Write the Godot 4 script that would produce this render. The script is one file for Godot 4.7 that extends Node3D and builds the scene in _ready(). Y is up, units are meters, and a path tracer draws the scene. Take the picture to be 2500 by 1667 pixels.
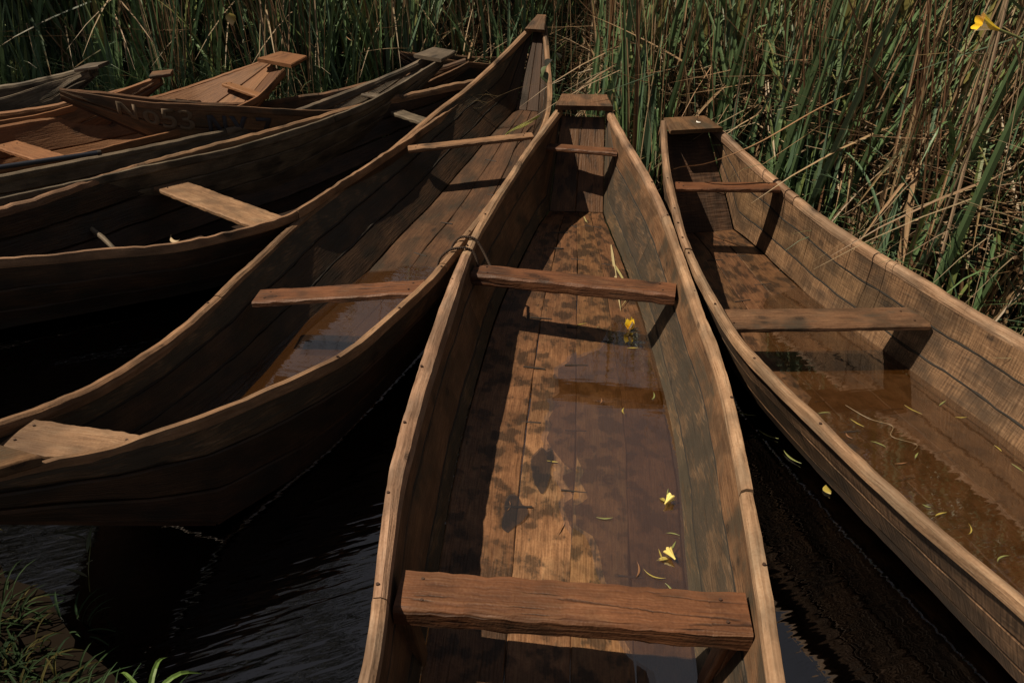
extends Node3D

var rng := RandomNumberGenerator.new()
var wob := FastNoiseLite.new()
var wood := {}
var mats := {}


func _ready() -> void:
	rng.seed = 4711
	wob.seed = 9
	wob.frequency = 1.0
	setup_view()
	await get_tree().process_frame
	make_materials()
	make_ground()
	make_water()
	make_tree()
	make_boats()
	make_reeds()
	make_details()


# ------------------------------------------------------------------ camera, sky, sun, exposure
func setup_view() -> void:
	var cam := Camera3D.new()
	cam.name = "camera"
	cam.fov = 45.0
	cam.near = 0.05
	cam.far = 600.0
	cam.position = Vector3(0, 1.9, 0)
	cam.rotation_degrees = Vector3(-30, 0, 0)
	add_child(cam)
	cam.current = true
	var sky_mat := ProceduralSkyMaterial.new()
	sky_mat.sky_top_color = Color(0.42, 0.42, 0.44)
	sky_mat.sky_horizon_color = Color(0.52, 0.525, 0.53)
	sky_mat.sky_curve = 0.2
	sky_mat.ground_bottom_color = Color(0.03, 0.03, 0.02)
	sky_mat.ground_horizon_color = Color(0.10, 0.10, 0.08)
	sky_mat.sun_angle_max = 6.0
	var sky := Sky.new()
	sky.sky_material = sky_mat
	var env := Environment.new()
	env.background_mode = Environment.BG_SKY
	env.sky = sky
	env.background_energy_multiplier = 0.68
	env.tonemap_mode = Environment.TONE_MAPPER_LINEAR
	env.tonemap_exposure = 1.24
	env.sdfgi_enabled = true
	env.ssao_enabled = true
	env.ssil_enabled = true
	var we := WorldEnvironment.new()
	we.name = "world_environment"
	we.environment = env
	add_child(we)
	var sun := DirectionalLight3D.new()
	sun.name = "sun"
	sun.light_energy = 1.55
	sun.light_color = Color(1.0, 0.925, 0.815)
	sun.light_angular_distance = 0.5
	sun.shadow_enabled = true
	add_child(sun)
	sun.look_at_from_position(Vector3(-5.5, 8.2, 0.55), Vector3.ZERO)


# ------------------------------------------------------------------ object helpers
func tag(o: Node, label: String, category: String, group := "", kind := "") -> void:
	if label: o.set_meta("label", label)
	if category: o.set_meta("category", category)
	if group: o.set_meta("group", group)
	if kind: o.set_meta("kind", kind)


func thing(called: String, label: String, category: String, at := Vector3.ZERO, yaw := 0.0, group := "") -> Node3D:
	var o := Node3D.new()
	o.name = called
	o.position = at
	o.rotation.y = yaw
	add_child(o, true)
	tag(o, label, category, group)
	return o


func put(mesh: Mesh, called: String, mat: Material, parent: Node) -> MeshInstance3D:
	var o := MeshInstance3D.new()
	o.name = called
	o.mesh = mesh
	o.material_override = mat
	parent.add_child(o, true)
	return o


func nz(s: float, seed_: float, freq: float) -> float:
	return wob.get_noise_2d(s * freq, seed_ * 17.31)


# Joins rings of points (each the same length) into one solid: flat across each edge, smooth along.
func sweep(rings: Array, us: PackedFloat32Array, uvo: Vector2, tint: Color, smooth := false, capped := true, tints := PackedColorArray()) -> ArrayMesh:
	var n := rings.size()
	var m: int = rings[0].size()
	var vs := PackedVector3Array()
	var ns := PackedVector3Array()
	var uv := PackedVector2Array()
	var cs := PackedColorArray()
	var ix := PackedInt32Array()
	var cen := PackedVector3Array()
	for i in n:
		var c := Vector3.ZERO
		for p in rings[i]: c += p
		cen.append(c / m)
	var vacc := 0.0
	for k in m:
		var k2 := (k + 1) % m
		var wid: float = rings[n / 2][k].distance_to(rings[n / 2][k2])
		var first := vs.size()
		for i in n:
			var a: Vector3 = rings[i][k]
			var b: Vector3 = rings[i][k2]
			var i0 := maxi(i - 1, 0)
			var i1 := mini(i + 1, n - 1)
			var mid := (a + b) * 0.5
			var tan: Vector3 = (rings[i1][k] + rings[i1][k2]) * 0.5 - (rings[i0][k] + rings[i0][k2]) * 0.5
			var nn := (b - a).cross(tan).normalized()
			if nn.dot(mid - cen[i]) < 0.0: nn = -nn
			vs.append(a); vs.append(b)
			if smooth:
				ns.append((a - cen[i]).normalized()); ns.append((b - cen[i]).normalized())
			else:
				ns.append(nn); ns.append(nn)
			uv.append(Vector2(us[i], vacc) + uvo); uv.append(Vector2(us[i], vacc + wid) + uvo)
			var tn := tint if tints.is_empty() else tint * tints[i]
			cs.append(tn); cs.append(tn)
		vacc += wid
		for i in n - 1:
			var q := first + i * 2
			var g := (vs[q + 1] - vs[q]).cross(vs[q + 2] - vs[q])
			if g.dot(ns[q]) > 0.0:
				ix.append_array(PackedInt32Array([q, q + 2, q + 1, q + 1, q + 2, q + 3]))
			else:
				ix.append_array(PackedInt32Array([q, q + 1, q + 2, q + 1, q + 3, q + 2]))
	if capped:
		for e in [0, n - 1]:
			var first := vs.size()
			var nn: Vector3 = (cen[0] - cen[1] if e == 0 else cen[n - 1] - cen[n - 2]).normalized()
			vs.append(cen[e]); ns.append(nn); uv.append(uvo); cs.append(tint)
			for k in m:
				vs.append(rings[e][k]); ns.append(nn); cs.append(tint)
				var r: Vector3 = rings[e][k] - cen[e]
				uv.append(uvo + Vector2(r.y, r.x + r.z) * 0.3)
			for k in m:
				var g := (vs[first + 1 + k] - vs[first]).cross(vs[first + 1 + (k + 1) % m] - vs[first])
				if g.dot(nn) > 0.0:
					ix.append_array(PackedInt32Array([first, first + 1 + (k + 1) % m, first + 1 + k]))
				else:
					ix.append_array(PackedInt32Array([first, first + 1 + k, first + 1 + (k + 1) % m]))
	var arr := []
	arr.resize(Mesh.ARRAY_MAX)
	arr[Mesh.ARRAY_VERTEX] = vs
	arr[Mesh.ARRAY_NORMAL] = ns
	arr[Mesh.ARRAY_TEX_UV] = uv
	arr[Mesh.ARRAY_COLOR] = cs
	arr[Mesh.ARRAY_INDEX] = ix
	var me := ArrayMesh.new()
	me.add_surface_from_arrays(Mesh.PRIMITIVE_TRIANGLES, arr)
	return me


func tone(spread := 0.14) -> Color:
	var v := 1.0 - rng.randf_range(0, 2.0 * spread)   # vertex colours cannot pass 1
	return Color(v, v * rng.randf_range(0.95, 1.0), v * rng.randf_range(0.90, 1.0))


func uvr() -> Vector2:
	return Vector2(rng.randf_range(0, 9), rng.randf_range(0, 9))


# A timber with worn edges from p0 to p1; up is the face normal, w across, t thick.
func beam(p0: Vector3, p1: Vector3, up: Vector3, w: float, t: float, c := 0.006, rough := 0.003, n := 24, w1 := -1.0) -> ArrayMesh:
	var ax := (p1 - p0).normalized()
	var side := ax.cross(up).normalized()
	var u := side.cross(ax).normalized()
	var rings := []
	var us := PackedFloat32Array()
	var sd := rng.randf_range(0, 900)
	if w1 < 0.0: w1 = w
	for i in n:
		var f := float(i) / (n - 1)
		var p := p0.lerp(p1, f)
		var l := f * p0.distance_to(p1)
		us.append(l)
		var hw := lerpf(w, w1, f) * 0.5
		var a := hw + nz(l, sd, 7.0) * rough * 1.6 + nz(l, sd + 4, 31.0) * rough * 0.5
		var b := hw + nz(l, sd + 1, 7.0) * rough * 1.6 + nz(l, sd + 5, 31.0) * rough * 0.5
		var tp := nz(l, sd + 2, 5.0) * rough
		var bt := -t + nz(l, sd + 3, 5.0) * rough
		var cc := c * (1.0 + 0.7 * nz(l, sd + 6, 14.0))
		var pts := PackedVector3Array()
		for q in [Vector2(-a, tp - cc), Vector2(-a + cc, tp), Vector2(b - cc, tp), Vector2(b, tp - cc), Vector2(b, bt + cc), Vector2(b - cc, bt), Vector2(-a + cc, bt), Vector2(-a, bt + cc)]:
			pts.append(p + side * q.x + u * q.y)
		rings.append(pts)
	return sweep(rings, us, uvr(), tone(0.08))


func tube(pts: PackedVector3Array, radii: PackedFloat32Array, sides := 7, tint := Color.WHITE) -> ArrayMesh:
	var rings := []
	var us := PackedFloat32Array()
	var l := 0.0
	var ref := Vector3(0.31, 0.9, 0.27)
	for i in pts.size():
		if i > 0: l += pts[i].distance_to(pts[i - 1])
		us.append(l)
		var d := (pts[mini(i + 1, pts.size() - 1)] - pts[maxi(i - 1, 0)]).normalized()
		if absf(d.dot(ref)) > 0.97: ref = Vector3(0.9, 0.1, 0.3)
		var x := d.cross(ref).normalized()
		var y := x.cross(d)
		var ring := PackedVector3Array()
		for k in sides:
			var a := TAU * k / sides
			ring.append(pts[i] + (x * cos(a) + y * sin(a)) * radii[i])
		rings.append(ring)
	return sweep(rings, us, uvr(), tint, true)


# ------------------------------------------------------------------ materials
func noise_bytes(w: int, h: int, freq: float, seed_: int, stretch_w := 0, stretch_h := 0, kind := FastNoiseLite.TYPE_SIMPLEX_SMOOTH, fractal := FastNoiseLite.FRACTAL_FBM, oct := 4) -> PackedByteArray:
	var f := FastNoiseLite.new()
	f.seed = seed_
	f.noise_type = kind
	f.frequency = freq
	f.fractal_type = fractal
	f.fractal_octaves = oct
	var im: Image = f.get_seamless_image(stretch_w if stretch_w else w, stretch_h if stretch_h else h, false, false, 0.15, true)
	im.convert(Image.FORMAT_L8)
	if im.get_width() != w or im.get_height() != h:
		im.resize(w, h, Image.INTERPOLATE_CUBIC)
	return im.get_data()


const TW := 1024
const TH := 512

# colours are linear base colours
func wood_images(d: Dictionary) -> Array:
	var sd: int = d.seed
	var fine := noise_bytes(TW, TH, 0.22, sd, 64, TH, FastNoiseLite.TYPE_SIMPLEX_SMOOTH, FastNoiseLite.FRACTAL_FBM, 3)
	var fib := noise_bytes(TW, TH, 0.07, sd + 1, 48, TH)
	var broad := noise_bytes(TW, TH, 0.018, sd + 2, 256, TH)
	var blot := noise_bytes(TW, TH, 0.006, sd + 3)
	var mould := noise_bytes(TW, TH, d.get("mould_freq", 0.011), sd + 4, d.get("mould_w", 512), TH, FastNoiseLite.TYPE_SIMPLEX_SMOOTH, FastNoiseLite.FRACTAL_FBM, 5)
	var crack := noise_bytes(TW, TH, 0.035, sd + 5, 56, TH, FastNoiseLite.TYPE_SIMPLEX_SMOOTH, FastNoiseLite.FRACTAL_RIDGED, 2)
	var grit := noise_bytes(TW, TH, 0.35, sd + 6, 0, 0, FastNoiseLite.TYPE_VALUE, FastNoiseLite.FRACTAL_FBM, 2)
	var saw := noise_bytes(TW, TH, 0.16, sd + 7, TW, 40, FastNoiseLite.TYPE_SIMPLEX_SMOOTH, FastNoiseLite.FRACTAL_FBM, 2)
	var lut := PackedFloat32Array()
	for i in 256:
		var t := i / 255.0
		var lo: Color = d.dark
		var mi: Color = d.mid
		var hi: Color = d.light
		var c := lo.lerp(mi, t * 2.0) if t < 0.5 else mi.lerp(hi, t * 2.0 - 1.0)
		lut.append(c.r); lut.append(c.g); lut.append(c.b)
	var mc: Color = d.mould
	var ml: float = d.mould_at
	var ms: float = d.get("mould_soft", 0.12)
	var sawk: float = d.get("saw", 0.0)
	var grime: float = d.get("grime", 0.55)
	var streaky: bool = d.get("streaky", false)
	var crk: float = d.get("crack", 0.86) + 0.06
	var spot: float = d.get("spot", 0.0)
	var contrast: float = d.get("contrast", 1.0)
	var gam := PackedByteArray()
	for i in 1025:
		gam.append(clampi(int(255.0 * Color(i / 1024.0, 0, 0).linear_to_srgb().r + 0.5), 0, 255))
	var out := PackedByteArray()
	out.resize(TW * TH * 3)
	var hei := PackedByteArray()
	hei.resize(TW * TH)
	for p in TW * TH:
		var g := fine[p] * 0.42 + fib[p] * 0.30 + broad[p] * 0.28 - 127.5
		var sv := 0.0
		if sawk > 0.0:
			sv = (saw[p] - 127.5) * sawk
		var t := int(127.5 + (g * contrast + sv) * 1.15 + (blot[p] - 127.5) * 0.42 + (grit[p] - 127.5) * 0.24)
		t = 0 if t < 0 else (255 if t > 255 else t)
		var r := lut[t * 3]
		var gg := lut[t * 3 + 1]
		var b := lut[t * 3 + 2]
		var gk := (blot[p] * 0.55 + broad[p] * 0.25 + mould[(p + 70000) % (TW * TH)] * 0.35 + fine[p] * 0.10 - 127.0) / 60.0
		gk = 0.0 if gk < 0.0 else (1.0 if gk > 1.0 else gk)
		gk = 1.0 - grime * gk
		r *= gk; gg *= gk * 0.985 + 0.015 * gk; b *= gk
		var mv := (mould[p] * 0.34 + blot[p] * 0.16 + fib[p] * 0.20 + fine[((p / TW + (p % TW) / 5) % TH) * TW + p % TW] * 0.28 + grit[p] * 0.06) / 255.0 if streaky else (mould[p] * 0.50 + blot[p] * 0.24 + fib[p] * 0.14 + fine[p] * 0.10 + grit[p] * 0.06) / 255.0
		var k := (mv - ml) / ms
		if k > 0.0:
			if k > 1.0: k = 1.0
			k *= 0.48 + 0.0010 * grit[p] + 0.0009 * fine[p]
			r += (mc.r - r) * k
			gg += (mc.g - gg) * k
			b += (mc.b - b) * k
		if spot > 0.0:
			var q := (mould[(p * 1 + 190000) % (TW * TH)] * 0.5 + grit[p] * 0.22 + fine[p] * 0.28) / 255.0
			if q > 1.0 - spot:
				var kk := minf(1.0, (q - 1.0 + spot) * 14.0) * 0.85
				r *= 1.0 - kk; gg *= 1.0 - kk; b *= 1.0 - kk * 0.9
		var cv := crack[p] / 255.0
		var dip := 0.0
		if cv > crk:
			dip = minf(1.0, (cv - crk) / 0.06) * 0.8
			var f := 1.0 - 0.75 * dip
			r *= f; gg *= f; b *= f
		var o := p * 3
		out[o] = gam[clampi(int(r * 1024.0), 0, 1024)]
		out[o + 1] = gam[clampi(int(gg * 1024.0), 0, 1024)]
		out[o + 2] = gam[clampi(int(b * 1024.0), 0, 1024)]
		hei[p] = clampi(int(128.0 + g * 0.75 + sv * 1.2 + (grit[p] - 127.5) * 0.15 - dip * 90.0), 0, 255)
	var kr := RandomNumberGenerator.new()
	kr.seed = sd * 7 + 1
	for k in int(d.get("knots", 9)):
		var kx := kr.randi_range(60, TW - 60)
		var ky := kr.randi_range(40, TH - 40)
		var rx := kr.randf_range(7.0, 17.0)
		var ry := rx * kr.randf_range(0.5, 0.8)
		for dy in range(-int(ry * 2.3), int(ry * 2.3) + 1):
			for dx in range(-int(rx * 2.3), int(rx * 2.3) + 1):
				var q := sqrt(pow(dx / rx, 2) + pow(dy / ry, 2))
				if q > 2.2: continue
				var o := (ky + dy) * TW + kx + dx
				var f := (0.42 + 0.13 * sin(q * 11.0 + fine[o] * 0.02)) if q < 1.0 else lerpf(0.62 + 0.1 * sin(q * 12.0), 1.0, clampf((q - 1.0) / 1.2, 0, 1))
				for c in 3: out[o * 3 + c] = int(out[o * 3 + c] * sqrt(f))
				hei[o] = clampi(int(hei[o] - (1.0 - f) * 30.0), 0, 255)
	return [out, hei]


func make_materials() -> void:
	var defs := [
		{"name": "worn", "seed": 11, "dark": Color(0.060, 0.028, 0.013), "mid": Color(0.165, 0.090, 0.046), "light": Color(0.31, 0.19, 0.108), "mould": Color(0.040, 0.034, 0.024), "mould_at": 0.55, "mould_soft": 0.16},
		{"name": "mouldy", "seed": 31, "dark": Color(0.045, 0.029, 0.016), "mid": Color(0.135, 0.088, 0.050), "light": Color(0.31, 0.22, 0.14), "mould": Color(0.033, 0.031, 0.024), "mould_at": 0.45, "mould_soft": 0.07, "mould_freq": 0.012, "streaky": true},
		{"name": "floor", "seed": 53, "dark": Color(0.085, 0.042, 0.019), "mid": Color(0.29, 0.160, 0.078), "light": Color(0.52, 0.325, 0.165), "mould": Color(0.024, 0.018, 0.012), "mould_at": 0.53, "mould_soft": 0.10, "mould_freq": 0.015, "mould_w": 1024, "grime": 0.42, "crack": 0.88},
		{"name": "sawn", "seed": 71, "dark": Color(0.075, 0.042, 0.023), "mid": Color(0.185, 0.110, 0.060), "light": Color(0.34, 0.222, 0.135), "mould": Color(0.045, 0.030, 0.020), "mould_at": 0.545, "mould_soft": 0.2, "saw": 0.62, "contrast": 0.62, "grime": 0.6, "crack": 0.93},
		{"name": "tarred", "seed": 97, "dark": Color(0.016, 0.009, 0.005), "mid": Color(0.054, 0.029, 0.015), "light": Color(0.12, 0.068, 0.037), "mould": Color(0.014, 0.012, 0.009), "mould_at": 0.50, "mould_soft": 0.2},
		{"name": "orange", "seed": 113, "grime": 0.25, "dark": Color(0.10, 0.040, 0.016), "mid": Color(0.215, 0.100, 0.042), "light": Color(0.33, 0.175, 0.085), "mould": Color(0.085, 0.034, 0.014), "mould_at": 0.64, "crack": 0.93, "contrast": 0.8},
		{"name": "grey", "seed": 131, "dark": Color(0.055, 0.044, 0.031), "mid": Color(0.15, 0.12, 0.085), "light": Color(0.27, 0.22, 0.165), "mould": Color(0.022, 0.02, 0.014), "mould_at": 0.55, "mould_soft": 0.16},
		{"name": "thwart", "seed": 151, "dark": Color(0.060, 0.024, 0.011), "mid": Color(0.155, 0.064, 0.029), "light": Color(0.29, 0.145, 0.075), "mould": Color(0.04, 0.021, 0.013), "mould_at": 0.56, "mould_soft": 0.18, "crack": 0.79, "grime": 0.4},
		{"name": "worn_rail", "seed": 191, "grime": 0.5, "dark": Color(0.10, 0.052, 0.026), "mid": Color(0.26, 0.152, 0.086), "light": Color(0.45, 0.30, 0.19), "mould": Color(0.09, 0.05, 0.028), "mould_at": 0.56, "mould_soft": 0.2, "crack": 0.88},
		{"name": "rail", "grime": 0.5, "seed": 173, "dark": Color(0.13, 0.07, 0.036), "mid": Color(0.35, 0.222, 0.138), "light": Color(0.56, 0.41, 0.285), "mould": Color(0.14, 0.08, 0.045), "mould_at": 0.56, "mould_soft": 0.2, "crack": 0.88},
	]
	var made := []
	made.resize(defs.size())
	var id := WorkerThreadPool.add_group_task(func(i: int) -> void: made[i] = wood_images(defs[i]), defs.size(), 4, true)
	WorkerThreadPool.wait_for_group_task_completion(id)
	for i in defs.size():
		var a := Image.create_from_data(TW, TH, false, Image.FORMAT_RGB8, made[i][0])
		var h := Image.create_from_data(TW, TH, false, Image.FORMAT_L8, made[i][1])
		var m := StandardMaterial3D.new()
		m.resource_name = defs[i].name + "_wood"
		m.albedo_texture = ImageTexture.create_from_image(a)
		m.vertex_color_use_as_albedo = true
		m.roughness = 0.72
		m.metallic_specular = 0.42
		m.heightmap_enabled = true
		m.heightmap_texture = ImageTexture.create_from_image(h)
		m.heightmap_scale = 0.35
		m.uv1_scale = Vector3(0.55, 1.1, 1)
		wood[defs[i].name] = m
	wood.tarred.roughness = 0.55
	wood.floor.roughness = 0.55
	wood.thwart.roughness = 0.6
	for k in wood: wood[k].heightmap_scale = 0.5
	mats.iron = plain(Color(0.018, 0.012, 0.009), 0.7)
	mats.nail = plain(Color(0.05, 0.025, 0.015), 0.6)
	mats.tar = plain(Color(0.012, 0.009, 0.006), 0.8)
	mats.rope = plain(Color(0.035, 0.020, 0.012), 0.9)
	mats.pole = plain(Color(0.014, 0.018, 0.03), 0.4)
	mats.pale_paint = plain(Color(0.115, 0.078, 0.046), 0.8)
	mats.blue_paint = plain(Color(0.022, 0.022, 0.030), 0.7)
	mats.white = plain(Color(0.75, 0.75, 0.72), 0.8)
	mats.yellow = plain(Color(0.80, 0.56, 0.02), 0.5, 0.5)
	mats.cream = plain(Color(0.80, 0.66, 0.20), 0.5, 0.5)
	mats.leaf_yellow = plain(Color(0.30, 0.24, 0.05), 0.5, 0.3)
	mats.leaf_green = plain(Color(0.17, 0.19, 0.06), 0.5, 0.4)
	mats.leaf_brown = plain(Color(0.17, 0.08, 0.035), 0.6, 0.2)
	mats.straw = plain(Color(0.36, 0.26, 0.14), 0.6, 0.2)
	mats.bark = plain(Color(0.06, 0.045, 0.032), 0.9)
	mats.blade = plain(Color.WHITE, 0.45, 0.5)
	mats.blade.vertex_color_use_as_albedo = true
	mats.blade.metallic_specular = 0.4
	mats.crown = plain(Color(0.045, 0.07, 0.025), 0.6, 0.3)
	var mud := plain(Color(0.011, 0.008, 0.0055), 0.9)
	mud.metallic_specular = 0.15
	mats.bank_blade = plain(Color.WHITE, 0.65, 0.3)
	mats.bank_blade.vertex_color_use_as_albedo = true
	mats.bank_blade.metallic_specular = 0.15
	mats.mud = mud


func plain(lin: Color, rough: float, back := 0.0) -> StandardMaterial3D:
	var m := StandardMaterial3D.new()
	m.albedo_color = lin.linear_to_srgb()
	m.roughness = rough
	if back > 0.0:
		m.backlight_enabled = true
		m.backlight = Color(back, back, back)
		m.cull_mode = BaseMaterial3D.CULL_DISABLED
	return m


# ------------------------------------------------------------------ setting
const EDGE := [[-9.0, -6.9], [-3.2, -6.75], [-2.2, -6.6], [-1.2, -6.5], [-0.6, -6.75], [-0.1, -6.85], [0.40, -6.6], [0.50, -5.75], [0.75, -5.25], [1.0, -5.0], [1.3, -4.7], [1.6, -3.95], [1.9, -2.95], [2.15, -2.2], [2.5, -1.2], [3.0, 0.6], [4.0, 3.0]]


func front_z(x: float) -> float:
	for i in EDGE.size() - 1:
		if x < EDGE[i + 1][0]:
			return lerpf(EDGE[i][1], EDGE[i + 1][1], clampf((x - EDGE[i][0]) / (EDGE[i + 1][0] - EDGE[i][0]), 0, 1))
	return 3.0


# metres behind the waterline of the far bank (negative over the water)
func behind(x: float, z: float) -> float:
	var best := 99.0
	for i in EDGE.size() - 1:
		var a := Vector2(EDGE[i][0], EDGE[i][1])
		var b := Vector2(EDGE[i + 1][0], EDGE[i + 1][1])
		best = minf(best, Vector2(x, z).distance_to(Geometry2D.get_closest_point_to_segment(Vector2(x, z), a, b)))
	return best if z < front_z(x) else -best


func near_bank(x: float, z: float) -> float:
	# distance into the photographer's bank, lower left
	var e := z + 1.60 - (x + 1.3) * 0.80 + nz(x, z * 0.2, 3.0) * 0.10 + nz(x, z * 0.5 + 4.0, 8.0) * 0.05
	return e


func ground_y(x: float, z: float) -> float:
	var far := behind(x, z)
	var y := -0.35
	y = maxf(y, lerpf(-0.35, 0.10, clampf((far + 0.25) / 0.4, 0, 1)) + clampf(far, 0, 3) * 0.08)
	if x < -0.7:
		var e := near_bank(x, z)
		y = maxf(y, 0.005 + e * 0.15 if e > -1.5 else -0.35)
	elif z > 1.3:
		y = maxf(y, -0.2 + (z - 1.3) * 0.3)
	return clampf(y + nz(x, z * 0.37, 3.0) * 0.02, -0.4, 0.5)


func make_ground() -> void:
	var st := SurfaceTool.new()
	st.begin(Mesh.PRIMITIVE_TRIANGLES)
	var xs := []
	var zs := []
	for v in [-300.0, -90.0, -30.0, -14.0]: xs.append(v)
	var q := -10.0
	while q < 6.01:
		xs.append(q)
		q += 0.2
	for v in [10.0, 30.0, 90.0, 300.0]: xs.append(v)
	for v in [-300.0, -90.0, -30.0, -15.0]: zs.append(v)
	q = -11.0
	while q < 5.01:
		zs.append(q)
		q += 0.2
	for v in [9.0, 30.0, 90.0, 300.0]: zs.append(v)
	for j in zs.size():
		for i in xs.size():
			st.set_uv(Vector2(xs[i], zs[j]))
			st.add_vertex(Vector3(xs[i], ground_y(xs[i], zs[j]), zs[j]))
	var w := xs.size()
	for j in zs.size() - 1:
		for i in w - 1:
			var a := j * w + i
			for k in [a, a + 1, a + w, a + 1, a + w + 1, a + w]: st.add_index(k)
	st.generate_normals()
	var g := put(st.commit(), "ground", mats.mud, self)
	tag(g, "dark wet mud of the river bed and reedy banks", "ground", "", "structure")


func water_material(col: Color, alpha: float, relief: float, scale: float) -> StandardMaterial3D:
	var f := FastNoiseLite.new()
	f.seed = 5
	f.frequency = 0.03
	f.fractal_octaves = 3
	var im: Image = f.get_seamless_image(150, 512, false, false, 0.2, true)
	im.resize(512, 512, Image.INTERPOLATE_CUBIC)
	var m := StandardMaterial3D.new()
	m.albedo_color = Color(col.linear_to_srgb(), alpha)
	m.roughness = 0.03
	m.metallic_specular = 0.5
	m.heightmap_enabled = true
	m.heightmap_texture = ImageTexture.create_from_image(im)
	m.heightmap_scale = relief
	m.uv1_scale = Vector3(scale * 0.6, scale, 1)
	if alpha < 1.0:
		m.transparency = BaseMaterial3D.TRANSPARENCY_ALPHA
	return m


func make_water() -> void:
	var st := SurfaceTool.new()
	st.begin(Mesh.PRIMITIVE_TRIANGLES)
	# turned so that the long ripples run slightly down to the left
	var ang := 0.38
	for p in [[-40, -16], [40, -16], [40, 20], [-40, -16], [40, 20], [-40, 20]]:
		st.set_normal(Vector3.UP)
		st.set_uv(Vector2(p[0], p[1]).rotated(ang))
		st.add_vertex(Vector3(p[0], 0, p[1]))
	mats.river = water_material(Color(0.006, 0.004, 0.002), 1.0, 0.22, 1.25)
	mats.river.metallic = 1.0
	mats.river.albedo_color = Color(0.15, 0.148, 0.152).linear_to_srgb()
	mats.pool = water_material(Color(0.075, 0.029, 0.005), 0.46, 0.07, 1.0)
	mats.pool.metallic_specular = 0.7
	mats.pool.clearcoat_enabled = true
	mats.pool.clearcoat = 1.0
	mats.pool.clearcoat_roughness = 0.03
	var dot := Image.create(4, 4, false, Image.FORMAT_RGB8)
	dot.fill(Color.WHITE)
	mats.film = mats.pool.duplicate()
	mats.film.albedo_texture = ImageTexture.create_from_image(dot)
	mats.film.albedo_color = Color(0.9, 0.9, 0.9, 0.16)
	mats.film.metallic = 1.0
	mats.film.clearcoat_enabled = false
	mats.wet = mats.film.duplicate()
	mats.wet.metallic = 0.0
	mats.wet.albedo_color = Color(0.16, 0.15, 0.15, 0.62)
	mats.wet.metallic_specular = 0.7
	var w := put(st.commit(), "river_water", mats.river, self)
	tag(w, "black tannin-stained river water with fine ripples", "water", "", "structure")


func make_tree() -> void:
	var t := thing("bank_tree", "dark leafy tree standing on the bank behind the reeds", "tree", Vector3(-4.4, 0.3, -9.4))
	var pts := PackedVector3Array()
	var rad := PackedFloat32Array()
	for i in 12:
		var f := i / 11.0
		pts.append(Vector3(sin(f * 3.0) * 0.25, f * 7.0, cos(f * 4.0) * 0.15 - 0.15))
		rad.append(lerpf(0.24, 0.06, f))
	put(tube(pts, rad, 9), "trunk", mats.bark, t)
	var tips := []
	for k in 11:
		var a := TAU * k / 11.0 + rng.randf_range(-0.2, 0.2)
		var h := rng.randf_range(3.6, 6.8)
		var root := Vector3(sin(h / 7.0 * 3.0) * 0.25, h, 0)
		var tip := root + Vector3(cos(a), rng.randf_range(0.3, 0.9), sin(a)) * rng.randf_range(1.6, 2.6)
		var lp := PackedVector3Array()
		var lr := PackedFloat32Array()
		for i in 6:
			var f := i / 5.0
			lp.append(root.lerp(tip, f) + Vector3(0, sin(f * PI) * 0.2, 0))
			lr.append(lerpf(0.08, 0.015, f))
		put(tube(lp, lr, 6), "limb", mats.bark, t)
		tips.append(tip); tips.append(root.lerp(tip, 0.6))
	var leaf := leaf_mesh(0.16, 0.05, 0.02)
	var xs: Array[Transform3D] = []
	for tip in tips:
		for i in 420:
			var d := Vector3(rng.randfn(0, 0.42), rng.randfn(0, 0.36), rng.randfn(0, 0.42))
			xs.append(Transform3D(Basis.from_euler(Vector3(rng.randf_range(-1, 1), rng.randf_range(0, TAU), rng.randf_range(-1, 1))).scaled(Vector3.ONE * rng.randf_range(0.7, 1.4)), tip + d))
	var mm := multi(leaf, xs, [])
	mm.name = "crown"
	mm.material_override = mats.crown
	mm.set_meta("kind", "stuff")
	t.add_child(mm)
	var t2: Node3D = t.duplicate()
	t2.name = "bank_tree_001"
	t2.position = Vector3(-7.2, 0.2, -9.0)
	t2.rotation.y = 2.0
	t2.scale = Vector3(0.95, 0.9, 0.95)
	add_child(t2)
	t2.set_meta("label", "second dark leafy tree farther left on the bank, outside the frame")
	for tr in [t, t2]: tr.set_meta("group", "trees on the far bank")


func multi(mesh: Mesh, xs: Array[Transform3D], cols: Array) -> MultiMeshInstance3D:
	var m := MultiMesh.new()
	m.transform_format = MultiMesh.TRANSFORM_3D
	m.use_colors = cols.size() > 0
	m.mesh = mesh
	m.instance_count = xs.size()
	for i in xs.size():
		m.set_instance_transform(i, xs[i])
		if cols.size(): m.set_instance_color(i, cols[i])
	var o := MultiMeshInstance3D.new()
	o.multimesh = m
	return o


# a small pointed leaf lying along +z
func leaf_mesh(l: float, w: float, sag: float, tint := Color.WHITE) -> ArrayMesh:
	var st := SurfaceTool.new()
	st.begin(Mesh.PRIMITIVE_TRIANGLES)
	var n := 6
	for i in n + 1:
		var f := float(i) / n
		var hw := w * 0.5 * sin(PI * pow(f, 0.8)) + 0.0004
		for s in [-1.0, 0.0, 1.0]:
			st.set_color(tint)
			st.set_uv(Vector2(f, s))
			st.add_vertex(Vector3(hw * s, -sag * f * f * 4.0 * 0.3 + absf(s) * hw * 0.35, l * f))
	for i in n:
		for k in 2:
			var a := i * 3 + k
			for q in [a, a + 3, a + 1, a + 1, a + 3, a + 4]: st.add_index(q)
	st.generate_normals()
	return st.commit()


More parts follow.
